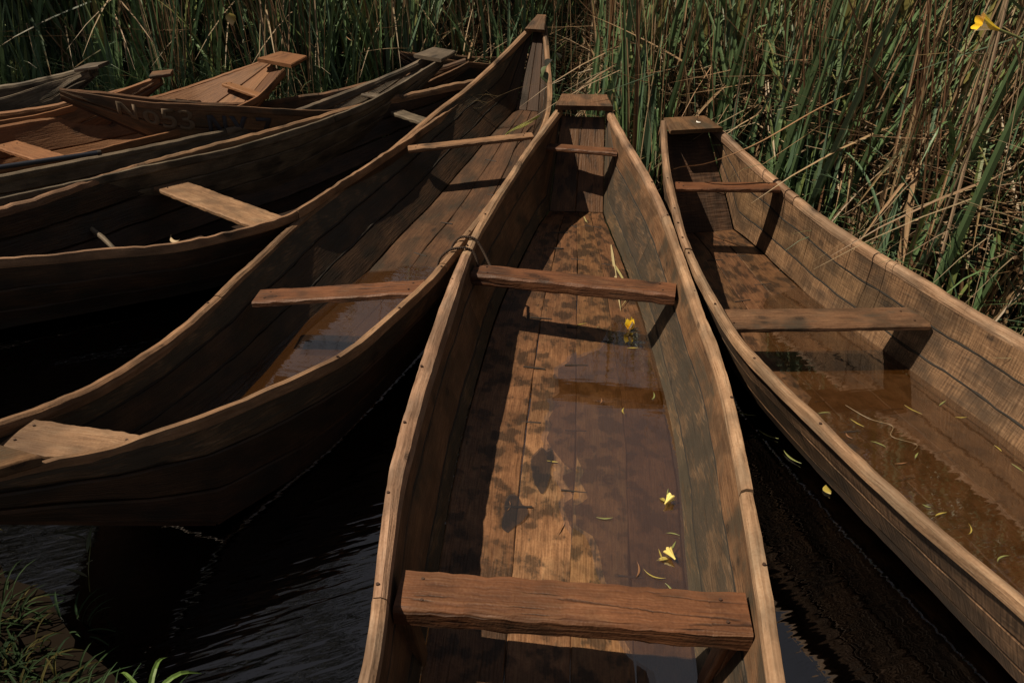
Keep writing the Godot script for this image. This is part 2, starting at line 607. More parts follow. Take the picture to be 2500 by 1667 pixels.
# ------------------------------------------------------------------ boats
# A boat's own axes: -z runs from its near end to its far end (s metres), x to the right, y up from the water.
# rim rows: s, left, right, height left, height right; bot rows: s, left, right, height; j0, j1: rows between which the floor is level (planks rise to the ends beyond).
func slopes(T: Array, c: int) -> PackedFloat32Array:
	var n := T.size()
	var m := PackedFloat32Array()
	m.resize(n)
	for i in n:
		if i == 0: m[i] = (T[1][c] - T[0][c]) / (T[1][0] - T[0][0])
		elif i == n - 1: m[i] = (T[n - 1][c] - T[n - 2][c]) / (T[n - 1][0] - T[n - 2][0])
		else:
			var h0: float = T[i][0] - T[i - 1][0]
			var h1: float = T[i + 1][0] - T[i][0]
			var d0: float = (T[i][c] - T[i - 1][c]) / h0
			var d1: float = (T[i + 1][c] - T[i][c]) / h1
			m[i] = 0.0 if d0 * d1 <= 0.0 else 3.0 * (h0 + h1) / ((2 * h1 + h0) / d0 + (h1 + 2 * h0) / d1)
	return m


func ev(T: Array, c: int, s: float) -> float:
	var n := T.size()
	if s <= T[0][0]: return T[0][c]
	if s >= T[n - 1][0]: return T[n - 1][c]
	var i := 0
	while s > T[i + 1][0]: i += 1
	var sl: PackedFloat32Array = cache_slopes(T, c)
	var h: float = T[i + 1][0] - T[i][0]
	var t: float = (s - T[i][0]) / h
	var y0: float = T[i][c]
	var y1: float = T[i + 1][c]
	return y0 * (1 + 2 * t) * (1 - t) * (1 - t) + h * sl[i] * t * (1 - t) * (1 - t) + y1 * t * t * (3 - 2 * t) + h * sl[i + 1] * t * t * (t - 1)


var slope_cache := []
func cache_slopes(T: Array, c: int) -> PackedFloat32Array:
	for e in slope_cache:
		if is_same(e[0], T) and e[1] == c: return e[2]
	if slope_cache.size() > 24: slope_cache.pop_back()
	slope_cache.push_front([T, c, slopes(T, c)])
	return slope_cache[0][2]


func floor_y(b: Dictionary, s: float, x: float) -> float:
	var y: float
	if s < b.s0: y = lin(b.bot, 3, s)
	elif s > b.s1: y = lin(b.bot, 3, s)
	else: y = ev(b.mid, 3, s)
	if b.has("dry"):
		var fade: float = clampf((s - b.s0) / 0.3, 0, 1) * clampf((b.s1 - s) / 0.3, 0, 1)
		y += fade * (-b.tilt * (x - ev(b.dry, 1, s)) + nz(s, x * 0.9 + 3.0, 2.2) * 0.006 + nz(s, x * 2.0 + 9.0, 6.0) * 0.003)
	return y


func lin(T: Array, c: int, s: float) -> float:
	var i := 0
	while i < T.size() - 2 and s > T[i + 1][0]: i += 1
	return lerpf(T[i][c], T[i + 1][c], clampf((s - T[i][0]) / (T[i + 1][0] - T[i][0]), 0, 1))


# a point on the inner face of a side: f 0 at the floor corner, 1 at the rim
func side_pt(b: Dictionary, sd: int, s: float, f: float) -> Vector3:
	var bx: float = ev(b.bot, 1 if sd < 0 else 2, s)
	var rx: float = ev(b.rim, 1 if sd < 0 else 2, s)
	var ry: float = ev(b.rim, 3 if sd < 0 else 4, s)
	var by := floor_y(b, s, bx)
	var p := Vector3(lerpf(bx, rx, f), lerpf(by, ry, f), -s)
	p.x -= sd * 0.018 * clampf(f, 0, 1)
	p.x += sd * sin(PI * clampf(f, 0, 1)) * b.get("bulge", 0.012)
	return p


func stations(s0: float, s1: float, step: float, marks: Array) -> PackedFloat32Array:
	var out := PackedFloat32Array()
	var n := maxi(3, int((s1 - s0) / step) + 1)
	for i in n: out.append(lerpf(s0, s1, float(i) / (n - 1)))
	for m in marks:
		for e in [-0.012, 0.012]:
			if m + e > s0 + 0.01 and m + e < s1 - 0.01: out.append(m + e)
	out.sort()
	return out


func strake(b: Dictionary, sd: int, s0: float, s1: float, f0: float, f1: float, seed_: float, top: bool) -> ArrayMesh:
	var rings := []
	var us := PackedFloat32Array()
	var t: float = b.thick
	var gap := 0.0006
	for s in stations(s0, s1, b.step, [b.s0, b.s1]):
		var h: float = (side_pt(b, sd, s, 1.0) - side_pt(b, sd, s, 0.0)).length()
		var j0 := 0.0 if f0 < 0.01 else nz(s, seed_ - 3.7 + 1.0, 2.3) * 0.010 / maxf(h, 0.05)
		var j1 := 0.0 if top else nz(s, seed_ + 1.0, 2.3) * 0.010 / maxf(h, 0.05)
		var P0 := side_pt(b, sd, s, f0 + j0)
		var P1 := side_pt(b, sd, s, f1 + j1)
		var T0 := side_pt(b, sd, s + 0.03, (f0 + f1) * 0.5) - side_pt(b, sd, s - 0.03, (f0 + f1) * 0.5)
		var u := (P1 - P0).normalized()
		var n := T0.cross(u).normalized()
		if n.x * sd < 0.0: n = -n
		var c0 := 0.006 * (1.0 + 0.8 * nz(s, seed_ + 2.0, 9.0))
		var c1 := 0.006 * (1.0 + 0.8 * nz(s, seed_ + 3.0, 9.0))
		var len := (P1 - P0).length()
		var cl := minf(1.0, len / 0.03)
		c0 *= cl; c1 *= cl
		var lip := nz(s, seed_ + 5.0, 1.3) * 0.0025   # planks do not quite sit flush
		P0 += u * gap + n * lip
		P1 -= u * gap - n * lip
		var mid := (P0 + P1) * 0.5
		var cup := n * (nz(s, seed_ + 6.0, 1.0) * 0.003)
		rings.append(PackedVector3Array([P0 + u * c0, mid + cup, P1 - u * c1, P1 + n * c1 * 1.3, P1 + n * (t - c1), P1 - u * c1 + n * t, P0 + u * c0 + n * t, P0 + n * (t - c0), P0 + n * c0 * 1.3]))
		us.append(s)
	return sweep(rings, us, uvr(), tone())


# dark stuffing pressed into the seam between two strakes
func caulk(b: Dictionary, sd: int, s0: float, s1: float, f: float, seed_: float) -> ArrayMesh:
	var pts := PackedVector3Array()
	var rad := PackedFloat32Array()
	for s in stations(s0, s1, b.step * 0.6, [b.s0, b.s1]):
		var h: float = (side_pt(b, sd, s, 1.0) - side_pt(b, sd, s, 0.0)).length()
		var p := side_pt(b, sd, s, f + nz(s, seed_ - 3.7, 2.3) * 0.010 / maxf(h, 0.05))
		pts.append(p + Vector3(sd * 0.0055, nz(s, seed_, 20.0) * 0.002, 0))
		rad.append(0.0062 + 0.0025 * nz(s, seed_ + 3.0, 12.0))
	return tube(pts, rad, 6)


func rail(b: Dictionary, sd: int, s0: float, s1: float, seed_: float, rise: float) -> ArrayMesh:
	var rings := []
	var us := PackedFloat32Array()
	var t: float = b.thick
	for s in stations(s0, s1, 0.035, [b.s0, b.s1]):
		var P := side_pt(b, sd, s, 1.0)
		var T0 := side_pt(b, sd, s + 0.04, 1.0) - side_pt(b, sd, s - 0.04, 1.0)
		var n := T0.cross(Vector3.UP).normalized()
		if n.x * sd < 0.0: n = -n
		var ib: float = 0.006
		if b.has("bevel") and sd < 0: ib = ev(b.bevel, 1, s)
		var w: float = b.rail_out
		var dep: float = b.rail_deep
		var hj: float = rise + nz(s, seed_, 3.0) * 0.006 + nz(s, seed_ + 2, 14.0) * 0.003 * b.get("ragged", 1.0)
		var wj := nz(s, seed_ + 1, 4.0) * 0.003
		# notches worn by paddles
		if b.has("notch") and sd == b.notch[0]:
			for k in int(b.notch[3]):
				var at: float = b.notch[1] + (b.notch[2] - b.notch[1]) * k / b.notch[3] + 0.012 * sin(k * 7.3)
				hj -= 0.006 * exp(-pow((s - at) / 0.012, 2))
		var ring := PackedVector3Array()
		for q in [Vector2(-0.004, -dep), Vector2(-ib, -0.012 - ib * 0.5), Vector2(-ib * 0.6 + 0.001, 0.002), Vector2(0.010, 0.010), Vector2(t + w * 0.6, 0.009), Vector2(t + w, -0.001), Vector2(t + w, -dep * 0.8), Vector2(t - 0.001, -dep)]:
			ring.append(P + n * (q.x + (wj if q.x > t else 0.0)) + Vector3.UP * (q.y + (hj if q.y > -0.02 else 0.0)))
		rings.append(ring)
		us.append(s)
	return sweep(rings, us, uvr(), tone(0.08))


func floor_plank(b: Dictionary, s0: float, s1: float, g0: float, g1: float, seed_: float, t := 0.022, inset := 0.0) -> ArrayMesh:
	var rings := []
	var us := PackedFloat32Array()
	var tints := PackedColorArray()
	for s in stations(s0, s1, b.step, []):
		var l: float = ev(b.bot, 1, s)
		var r: float = ev(b.bot, 2, s)
		var x0 := lerpf(l, r, g0 + (0.0 if g0 < 0.01 else nz(s, seed_, 1.6) * 0.012)) + 0.0007
		var x1 := lerpf(l, r, g1 + (0.0 if g1 > 0.99 else nz(s, seed_ + 1.0, 1.6) * 0.012)) - 0.0007
		var c := 0.0035
		var lift := nz(seed_, 3.0, 5.0) * 0.003
		var sl := minf(s, s1 - 0.0001)
		sl = maxf(sl, s0 + 0.0001)
		var ds := 0.01
		var sa := clampf(sl - ds, s0 + 0.0001, s1 - 0.0002)
		var sb := clampf(sl + ds, s0 + 0.0002, s1 - 0.0001)
		var xm := (x0 + x1) * 0.5
		var tg := Vector3(0, floor_y(b, sb, xm) - floor_y(b, sa, xm), -(sb - sa)).normalized()
		var up := Vector3.RIGHT.cross(tg).normalized()
		if up.y < 0.0: up = -up
		var a := Vector3(x0, floor_y(b, sl, x0) + lift, -s)
		var d := Vector3(x1, floor_y(b, sl, x1) + lift, -s)
		rings.append(PackedVector3Array([a - up * c, a + Vector3(c, 0, 0), (a + d) * 0.5, d - Vector3(c, 0, 0), d - up * c, d - up * t, a - up * t]))
		us.append(s)
		# boards bleached where feet and sun have worn them
		var wn := 0.52
		if b.has("worn"):
			wn += 0.5 * (0.85 + 0.6 * nz(s, seed_ + 8.0, 3.0)) * exp(-pow((s - b.worn[0]) / b.worn[1], 2)) * exp(-pow(((g0 + g1) * 0.5 - 0.48) / 0.3, 2))
		tints.append(Color(wn, wn * lerpf(0.88, 1.0, clampf((wn - 0.5) * 2.0, 0, 1)), wn * lerpf(0.82, 0.97, clampf((wn - 0.5) * 2.0, 0, 1))))
	return sweep(rings, us, uvr(), tone(0.12), false, true, tints)


func pool_sheet(b: Dictionary, s0: float, s1: float, y: float) -> ArrayMesh:
	var st := SurfaceTool.new()
	st.begin(Mesh.PRIMITIVE_TRIANGLES)
	var n := 40
	for i in n + 1:
		var s := lerpf(s0, s1, float(i) / n)
		for sd in [-1, 1]:
			var p := side_pt(b, sd, s, clampf((y - floor_y(b, s, ev(b.bot, 1 if sd < 0 else 2, s))) / 0.34, 0, 1))
			st.set_normal(Vector3.UP)
			var x: float = p.x + sd * 0.006
			st.set_uv(Vector2(x, -s))
			st.add_vertex(Vector3(x, y, -s))
	for i in n:
		var a := i * 2
		for k in [a, a + 2, a + 1, a + 1, a + 2, a + 3]: st.add_index(k)
	return st.commit()


func boat(b: Dictionary) -> Node3D:
	var t := thing("wooden_canoe", b.label, "canoe", Vector3(b.at[0], 0, b.at[1]), deg_to_rad(b.yaw), "wooden canoes moored at the reed bank")
	b.node = t
	b.mid = []
	for k in range(b.j0, b.j1 + 1): b.mid.append(b.bot[k])
	b.s0 = b.bot[b.j0][0]
	b.s1 = b.bot[b.j1][0]
	if not b.has("thick"): b.thick = 0.024
	if not b.has("step"): b.step = 0.06
	if not b.has("rail_out"): b.rail_out = 0.003
	if not b.has("rail_deep"): b.rail_deep = 0.035
	var a: float = b.rim[0][0]
	var z: float = b.rim[b.rim.size() - 1][0]
	for sd in [-1, 1]:
		var fs: Array = b.strakes
		for k in fs.size() - 1:
			var names: Array = b.side_wood
			# the middle strake is scarfed from two lengths
			var cuts := [a, z]
			if b.has("scarf") and k == 1: cuts = [a, b.scarf + sd * 0.35, z]
			for c in cuts.size() - 1:
				put(strake(b, sd, cuts[c] + (0.001 if c > 0 else 0.0), cuts[c + 1] - 0.001, fs[k], fs[k + 1], k * 3.7 + sd + b.seed, k == fs.size() - 2), "side_plank", wood[names[k if names.size() > 2 else 0] if sd < 0 or not b.has("right_wood") else b.right_wood[k]], t)
		if b.has("caulk"):
			for k in range(1, fs.size() - 1):
				put(caulk(b, sd, a + 0.05, z - 0.03, fs[k], k * 3.7 + sd + b.seed + 1.0), "seam_caulk", mats.tar, t)
		var rc: Array = b.get("rail_cuts", [])
		var cuts2 := [a]
		for c in rc: cuts2.append(c + sd * 0.23)
		cuts2.append(z)
		for c in cuts2.size() - 1:
			var ra := rail(b, sd, cuts2[c] + 0.002, cuts2[c + 1] - 0.002, b.seed + c * 5.0 + sd * 2.0, 0.003 * (c % 2))
			put(ra, "gunwale_rail", wood[b.get("rail_wood", "rail")], t)
	var gs: Array = b.floor_cuts
	for k in gs.size() - 1:
		put(floor_plank(b, b.s0, b.s1, gs[k], gs[k + 1], b.seed + k * 2.1), "floor_plank", wood[b.floor_wood], t)
	var eb: Array = b.get("end_cuts", [0.0, 0.48, 1.0])
	for k in eb.size() - 1:
		put(floor_plank(b, a, b.s0 - 0.002, eb[k], eb[k + 1], b.seed + 31 + k), "end_plank", wood[b.get("end_wood", b.floor_wood)], t)
		put(floor_plank(b, b.s1 + 0.002, z, eb[k], eb[k + 1], b.seed + 41 + k), "end_plank", wood[b.get("end_wood", b.floor_wood)], t)
	for th in b.get("thwarts", []):
		# th: left point, right point, width, thickness, wood
		var p0 := Vector3(th[0][1] + 0.014, th[0][2], -th[0][0])
		var p1 := Vector3(th[1][1] - 0.014, th[1][2], -th[1][0])
		put(beam(p0, p1, Vector3.UP, th[2], th[3], minf(0.009, th[3] * 0.25), 0.0025, 48), "thwart", wood[th[4]], t)
		for e in [0.07, 0.93]:
			for q in [-0.25, 0.25]:
				var nm := CylinderMesh.new()
				nm.top_radius = 0.0042; nm.bottom_radius = 0.0042; nm.height = 0.006; nm.radial_segments = 7; nm.rings = 1
				var no := put(nm, "nail", mats.nail, t)
				no.position = p0.lerp(p1, e + 0.02 * q) + Vector3(0, 0.0005, q * th[2])
	for pl in b.get("plates", []):
		# pl: near-left, far-left... as centre line start, end, width start, width end, thickness
		put(beam(Vector3(pl[0][1], pl[0][2], -pl[0][0]), Vector3(pl[1][1], pl[1][2], -pl[1][0]), Vector3.UP, pl[2], pl[4], 0.005, 0.003, 12, pl[3]), "end_plate", wood["worn" if pl[5] == "floor" else pl[5]], t)
	if b.has("pool"):
		var w := put(pool_sheet(b, b.pool[0], b.pool[1], b.pool[2]), "pool_water", mats.pool, t)
		put(pool_sheet(b, b.pool[0], b.pool[1], b.pool[2] + 0.0012), "pool_surface", mats.film, t)
	for s in b.get("staples", []):
		var g: float = gs[int(s[1])]
		var x: float = lerpf(ev(b.bot, 1, s[0]), ev(b.bot, 2, s[0]), g)
		var l: float = rng.randf_range(0.035, 0.052)
		var dz := rng.randf_range(-0.008, 0.008)
		var y0 := floor_y(b, s[0], x - l) + 0.003
		var y1 := floor_y(b, s[0], x + l) + 0.003
		put(beam(Vector3(x - l, y0, -s[0] - dz), Vector3(x + l, y1, -s[0] + dz), Vector3.UP, 0.0075, 0.006, 0.0015, 0.001, 5), "staple", mats.iron, t)
	for s in b.get("nails", []):
		# s, side
		var P := side_pt(b, int(s[1]), s[0], 1.0)
		var cy := CylinderMesh.new()
		cy.top_radius = 0.0045; cy.bottom_radius = 0.0045; cy.height = 0.006; cy.radial_segments = 7; cy.rings = 1
		var o := put(cy, "nail", mats.nail, t)
		o.position = P + Vector3(int(s[1]) * (0.012 + b.thick * 0.4), 0.0115, 0)
	return t


var boats := {}


func make_boats() -> void:
	var st1 := []
	for s in [-0.55, -0.1, 0.22, 0.62, 0.98, 1.32, 1.75, 2.12, 2.55, 2.9, 3.2]:
		for k in [1, 2, 3]:
			st1.append([s + 0.09 * sin(s * 31.0 + k * 5.0), k])
	var nails1 := []
	for k in 9:
		nails1.append([-0.1 + 0.33 * k, -1]); nails1.append([0.0 + 0.37 * k, 1])
	boats.middle = {
		"label": "broad brown canoe in the middle foreground with yellow blossoms along its right side", "seed": 3.0, "at": [0.13, -1.15], "yaw": -4.59,
		"rim": [[-1.9, -0.16, 0.16, 0.62, 0.62], [-1.3, -0.33, 0.33, 0.48, 0.48], [-0.6, -0.415, 0.42, 0.415, 0.415], [0.0, -0.442, 0.435, 0.40, 0.40], [0.3, -0.477, 0.455, 0.40, 0.40], [0.7, -0.525, 0.475, 0.40, 0.40], [1.2, -0.537, 0.49, 0.40, 0.40], [1.7, -0.53, 0.46, 0.41, 0.41], [2.2, -0.505, 0.43, 0.425, 0.425], [2.6, -0.45, 0.40, 0.45, 0.45], [3.2, -0.34, 0.305, 0.51, 0.51], [3.55, -0.25, 0.22, 0.565, 0.565], [3.86, -0.155, 0.145, 0.625, 0.625]],
		"bot": [[-1.9, -0.12, 0.12, 0.58], [-1.5, -0.2, 0.2, 0.09], [-0.8, -0.33, 0.30, 0.065], [0.0, -0.375, 0.325, 0.06], [0.64, -0.40, 0.335, 0.06], [1.2, -0.415, 0.355, 0.06], [2.1, -0.385, 0.315, 0.062], [2.8, -0.30, 0.235, 0.068], [3.53, -0.19, 0.135, 0.10], [3.86, -0.14, 0.125, 0.585]],
		"j0": 1, "j1": 8, "strakes": [0.0, 0.2, 0.64, 1.0], "side_wood": ["mouldy", "worn", "worn"], "right_wood": ["mouldy", "mouldy", "worn"], "floor_wood": "floor", "floor_cuts": [0.0, 0.30, 0.54, 0.78, 1.0], "caulk": true, "scarf": 2.3, "step": 0.045,
		"rail_wood": "rail", "rail_cuts": [0.42, 2.35], "rail_out": 0.008, "rail_deep": 0.03, "bevel": [[-2.0, 0.006], [0.2, 0.008], [0.8, 0.024], [1.6, 0.028], [2.1, 0.012], [2.4, 0.006], [4.0, 0.006]], "notch": [-1, 0.55, 1.35, 16],
		"worn": [0.95, 0.85, 3.1], "dry": [[-1.6, 0.5], [-0.2, 0.32], [0.2, 0.25], [0.64, 0.11], [1.0, 0.01], [1.5, -0.085], [1.75, -0.05], [2.1, 0.10], [2.36, 0.235], [2.7, 0.5], [3.6, 0.6]], "tilt": 0.055, "pool": [0.1, 2.6, 0.0605],
		"staples": st1, "nails": nails1,
		"thwarts": [[[0.27, -0.447, 0.36], [0.26, 0.43, 0.36], 0.135, 0.06, "thwart"], [[2.12, -0.485, 0.365], [2.0, 0.415, 0.36], 0.115, 0.055, "thwart"], [[3.63, -0.235, 0.475], [3.55, 0.215, 0.475], 0.09, 0.025, "thwart"], [[-1.45, -0.28, 0.40], [-1.45, 0.28, 0.40], 0.12, 0.03, "thwart"]],
		"plates": [[[3.80, -0.005, 0.665], [4.0, -0.005, 0.685], 0.345, 0.28, 0.028, "floor"], [[-1.82, 0.0, 0.665], [-2.0, 0.0, 0.68], 0.34, 0.29, 0.028, "worn"]],
	}
	boats.diagonal = {
		"label": "long brown canoe lying diagonally left of the middle one, tall bow in the reeds", "seed": 13.0, "at": [-1.39, -1.76], "yaw": -19.34,
		"rim": [[-0.22, -0.15, 0.14, 0.60, 0.63], [0.02, -0.20, 0.20, 0.51, 0.55], [0.18, -0.225, 0.24, 0.455, 0.49], [0.55, -0.205, 0.385, 0.38, 0.44], [1.04, -0.235, 0.54, 0.35, 0.42], [1.55, -0.315, 0.56, 0.35, 0.42], [2.27, -0.40, 0.51, 0.37, 0.42], [2.88, -0.41, 0.47, 0.39, 0.45], [3.6, -0.37, 0.40, 0.49, 0.48], [4.14, -0.28, 0.29, 0.60, 0.52], [4.4, -0.20, 0.21, 0.70, 0.60], [4.76, -0.055, 0.055, 0.90, 0.90]],
		"bot": [[-0.22, -0.12, 0.11, 0.54], [0.41, -0.15, 0.31, 0.05], [1.0, -0.10, 0.42, 0.055], [1.8, -0.10, 0.44, 0.055], [2.88, -0.13, 0.38, 0.08], [3.6, -0.11, 0.28, 0.19], [4.42, -0.05, 0.12, 0.385], [4.76, -0.035, 0.04, 0.87]],
		"j0": 1, "j1": 6, "strakes": [0.0, 0.34, 0.68, 1.0], "side_wood": ["tarred", "tarred", "mouldy"], "floor_wood": "worn", "floor_cuts": [0.0, 0.36, 0.70, 1.0], "rail_wood": "worn_rail", "rail_cuts": [1.5, 3.1], "rail_out": 0.006, "rail_deep": 0.036,
		"dry": [[-0.5, -1.0], [1.9, -0.6], [2.2, -0.1], [2.45, 0.35], [2.7, 0.8], [5.0, 1.0]], "tilt": 0.03, "pool": [0.42, 2.7, 0.064], "bulge": 0.02, "caulk": true,
		"staples": [[2.5, 1], [2.9, 1], [3.3, 2], [3.7, 1], [2.0, 2], [4.0, 2], [3.1, 2]], "nails": [[0.9, 1], [1.3, 1], [1.7, 1], [2.1, 1], [2.5, 1], [2.9, 1], [1.2, -1], [1.9, -1], [2.6, -1]],
		"thwarts": [[[1.42, -0.205, 0.30], [1.62, 0.52, 0.37], 0.125, 0.028, "thwart"], [[3.2, -0.33, 0.43], [3.56, 0.37, 0.48], 0.085, 0.026, "worn_rail"], [[0.21, -0.20, 0.42], [0.22, 0.235, 0.45], 0.15, 0.026, "worn_rail"]],
		"plates": [[[-0.02, -0.02, 0.60], [-0.3, -0.02, 0.68], 0.46, 0.30, 0.03, "worn"], [[4.68, 0.0, 0.895], [4.84, 0.0, 0.97], 0.15, 0.07, 0.025, "worn"]],
	}
	var st3 := []
	for s in [-0.4, -0.05, 0.2, 0.48, 0.72, 1.0, 1.35, 1.7, 2.05]:
		for k in [1, 2]: st3.append([s + 0.08 * sin(s * 23.0 + k * 3.0), k])
	boats.right = {
		"label": "pale rough-sawn canoe on the right against the reeds, half full of brown water", "seed": 23.0, "at": [1.53, -1.98], "yaw": 10.84,
		"rim": [[-2.3, -0.14, 0.14, 0.62, 0.62], [-1.7, -0.28, 0.28, 0.49, 0.49], [-1.1, -0.38, 0.40, 0.42, 0.42], [-0.54, -0.445, 0.46, 0.40, 0.40], [-0.2, -0.505, 0.475, 0.40, 0.40], [0.17, -0.545, 0.475, 0.40, 0.40], [0.69, -0.58, 0.43, 0.40, 0.40], [1.05, -0.55, 0.375, 0.41, 0.41], [1.56, -0.47, 0.305, 0.43, 0.425], [1.96, -0.375, 0.28, 0.46, 0.45], [2.3, -0.295, 0.245, 0.52, 0.495], [2.56, -0.22, 0.19, 0.58, 0.56], [2.78, -0.15, 0.14, 0.635, 0.62]],
		"bot": [[-2.3, -0.11, 0.11, 0.59], [-1.9, -0.17, 0.17, 0.08], [-1.2, -0.24, 0.30, 0.07], [-0.5, -0.29, 0.36, 0.065], [0.3, -0.37, 0.37, 0.065], [0.9, -0.40, 0.315, 0.065], [1.5, -0.31, 0.255, 0.068], [2.0, -0.235, 0.225, 0.075], [2.42, -0.17, 0.195, 0.10], [2.78, -0.135, 0.125, 0.585]],
		"j0": 1, "j1": 8, "strakes": [0.0, 0.27, 0.63, 1.0], "side_wood": ["sawn", "sawn", "sawn"], "floor_wood": "floor", "end_wood": "sawn", "floor_cuts": [0.0, 0.34, 0.66, 1.0], "caulk": true, "scarf": 0.7, "step": 0.045, "end_cuts": [0.0, 1.0],
		"rail_wood": "rail", "rail_cuts": [1.72], "rail_out": 0.005, "rail_deep": 0.03, "notch": [-1, -0.15, 0.2, 9], "bevel": [[-3.0, 0.008], [0.0, 0.012], [1.2, 0.010], [3.0, 0.006]],
		"dry": [[-2.0, -0.5], [-0.3, -0.32], [0.38, -0.17], [0.75, -0.17], [1.2, -0.15], [1.6, -0.05], [1.8, 0.2], [2.2, 0.6], [3.0, 0.8]], "tilt": 0.045, "pool": [-1.88, 1.95, 0.067],
		"staples": st3, "nails": [[1.6, -1], [1.75, -1], [1.9, -1], [1.45, -1], [2.2, -1], [0.2, -1], [0.6, -1], [1.0, -1]],
		"thwarts": [[[1.12, -0.51, 0.285], [0.98, 0.375, 0.285], 0.165, 0.026, "worn"], [[2.2, -0.30, 0.475], [2.09, 0.255, 0.475], 0.10, 0.026, "thwart"], [[-1.3, -0.33, 0.37], [-1.3, 0.33, 0.37], 0.15, 0.026, "sawn"]],
		"plates": [[[2.64, 0.0, 0.628], [2.84, 0.0, 0.645], 0.31, 0.25, 0.026, "floor"], [[-2.2, 0.0, 0.65], [-2.4, 0.0, 0.66], 0.32, 0.27, 0.026, "sawn"]],
	}
	boats.dark = {
		"label": "dark wide canoe at the left with one broad pale thwart across its black inside", "seed": 33.0, "at": [-2.44, -3.6], "yaw": -43.78,
		"rim": [[-1.6, -0.13, 0.13, 0.62, 0.62], [-0.9, -0.16, 0.26, 0.50, 0.50], [-0.3, -0.18, 0.37, 0.455, 0.455], [0.2, -0.225, 0.575, 0.44, 0.42], [0.6, -0.305, 0.78, 0.444, 0.41], [1.0, -0.362, 0.835, 0.45, 0.41], [1.5, -0.395, 0.65, 0.453, 0.418], [2.0, -0.391, 0.45, 0.471, 0.438], [2.5, -0.33, 0.257, 0.51, 0.472], [3.0, -0.135, 0.095, 0.567, 0.526], [3.3, -0.03, 0.04, 0.59, 0.58]],
		"bot": [[-1.6, -0.10, 0.10, 0.59], [-1.1, -0.12, 0.17, 0.12], [-0.3, -0.10, 0.20, 0.06], [0.3, -0.12, 0.38, 0.055], [0.9, -0.20, 0.55, 0.055], [1.5, -0.25, 0.48, 0.06], [2.2, -0.24, 0.28, 0.13], [2.9, -0.12, 0.10, 0.30], [3.3, -0.02, 0.03, 0.56]],
		"j0": 1, "j1": 7, "strakes": [0.0, 0.30, 0.62, 1.0], "side_wood": ["tarred", "tarred", "tarred"], "floor_wood": "tarred", "floor_cuts": [0.0, 0.35, 0.68, 1.0], "rail_wood": "worn_rail", "rail_cuts": [0.9], "ragged": 2.5, "bulge": 0.025,
		"thwarts": [[[0.99, -0.30, 0.335], [1.05, 0.80, 0.36], 0.18, 0.028, "worn_rail"], [[2.62, -0.24, 0.455], [2.60, 0.20, 0.45], 0.10, 0.025, "grey"]],
		"plates": [[[-1.5, 0.0, 0.65], [-1.7, 0.0, 0.66], 0.30, 0.25, 0.026, "worn"]],
	}
	boats.grey = {
		"label": "narrow weathered grey canoe with a square tip plate, behind the dark wide one", "seed": 43.0, "at": [-2.75, -4.24], "yaw": -47.76,
		"rim": [[-1.6, -0.11, 0.12, 0.60, 0.60], [-1.0, -0.18, 0.24, 0.49, 0.51], [-0.4, -0.257, 0.346, 0.41, 0.455], [0.1, -0.283, 0.353, 0.38, 0.45], [0.7, -0.284, 0.338, 0.38, 0.45], [1.2, -0.301, 0.355, 0.38, 0.46], [1.7, -0.292, 0.341, 0.394, 0.494], [2.1, -0.244, 0.301, 0.461, 0.537], [2.5, -0.165, 0.21, 0.555, 0.60], [2.75, -0.045, 0.19, 0.65, 0.675], [2.88, 0.01, 0.18, 0.70, 0.715]],
		"bot": [[-1.6, -0.08, 0.10, 0.57], [-1.1, -0.12, 0.15, 0.10], [-0.4, -0.18, 0.24, 0.07], [0.6, -0.20, 0.24, 0.06], [1.3, -0.20, 0.25, 0.10], [2.0, -0.16, 0.21, 0.25], [2.5, -0.07, 0.16, 0.42], [2.88, 0.025, 0.16, 0.675]],
		"j0": 1, "j1": 6, "strakes": [0.0, 0.36, 0.70, 1.0], "side_wood": ["grey", "grey", "grey"], "floor_wood": "grey", "floor_cuts": [0.0, 0.5, 1.0], "rail_wood": "grey", "rail_cuts": [1.65],
		"thwarts": [[[2.42, -0.15, 0.50], [2.45, 0.19, 0.52], 0.07, 0.024, "grey"]],
		"plates": [[[2.80, 0.115, 0.735], [2.98, 0.085, 0.76], 0.27, 0.22, 0.026, "grey"], [[-1.5, 0.0, 0.63], [-1.7, 0.0, 0.64], 0.3, 0.25, 0.026, "grey"]],
	}
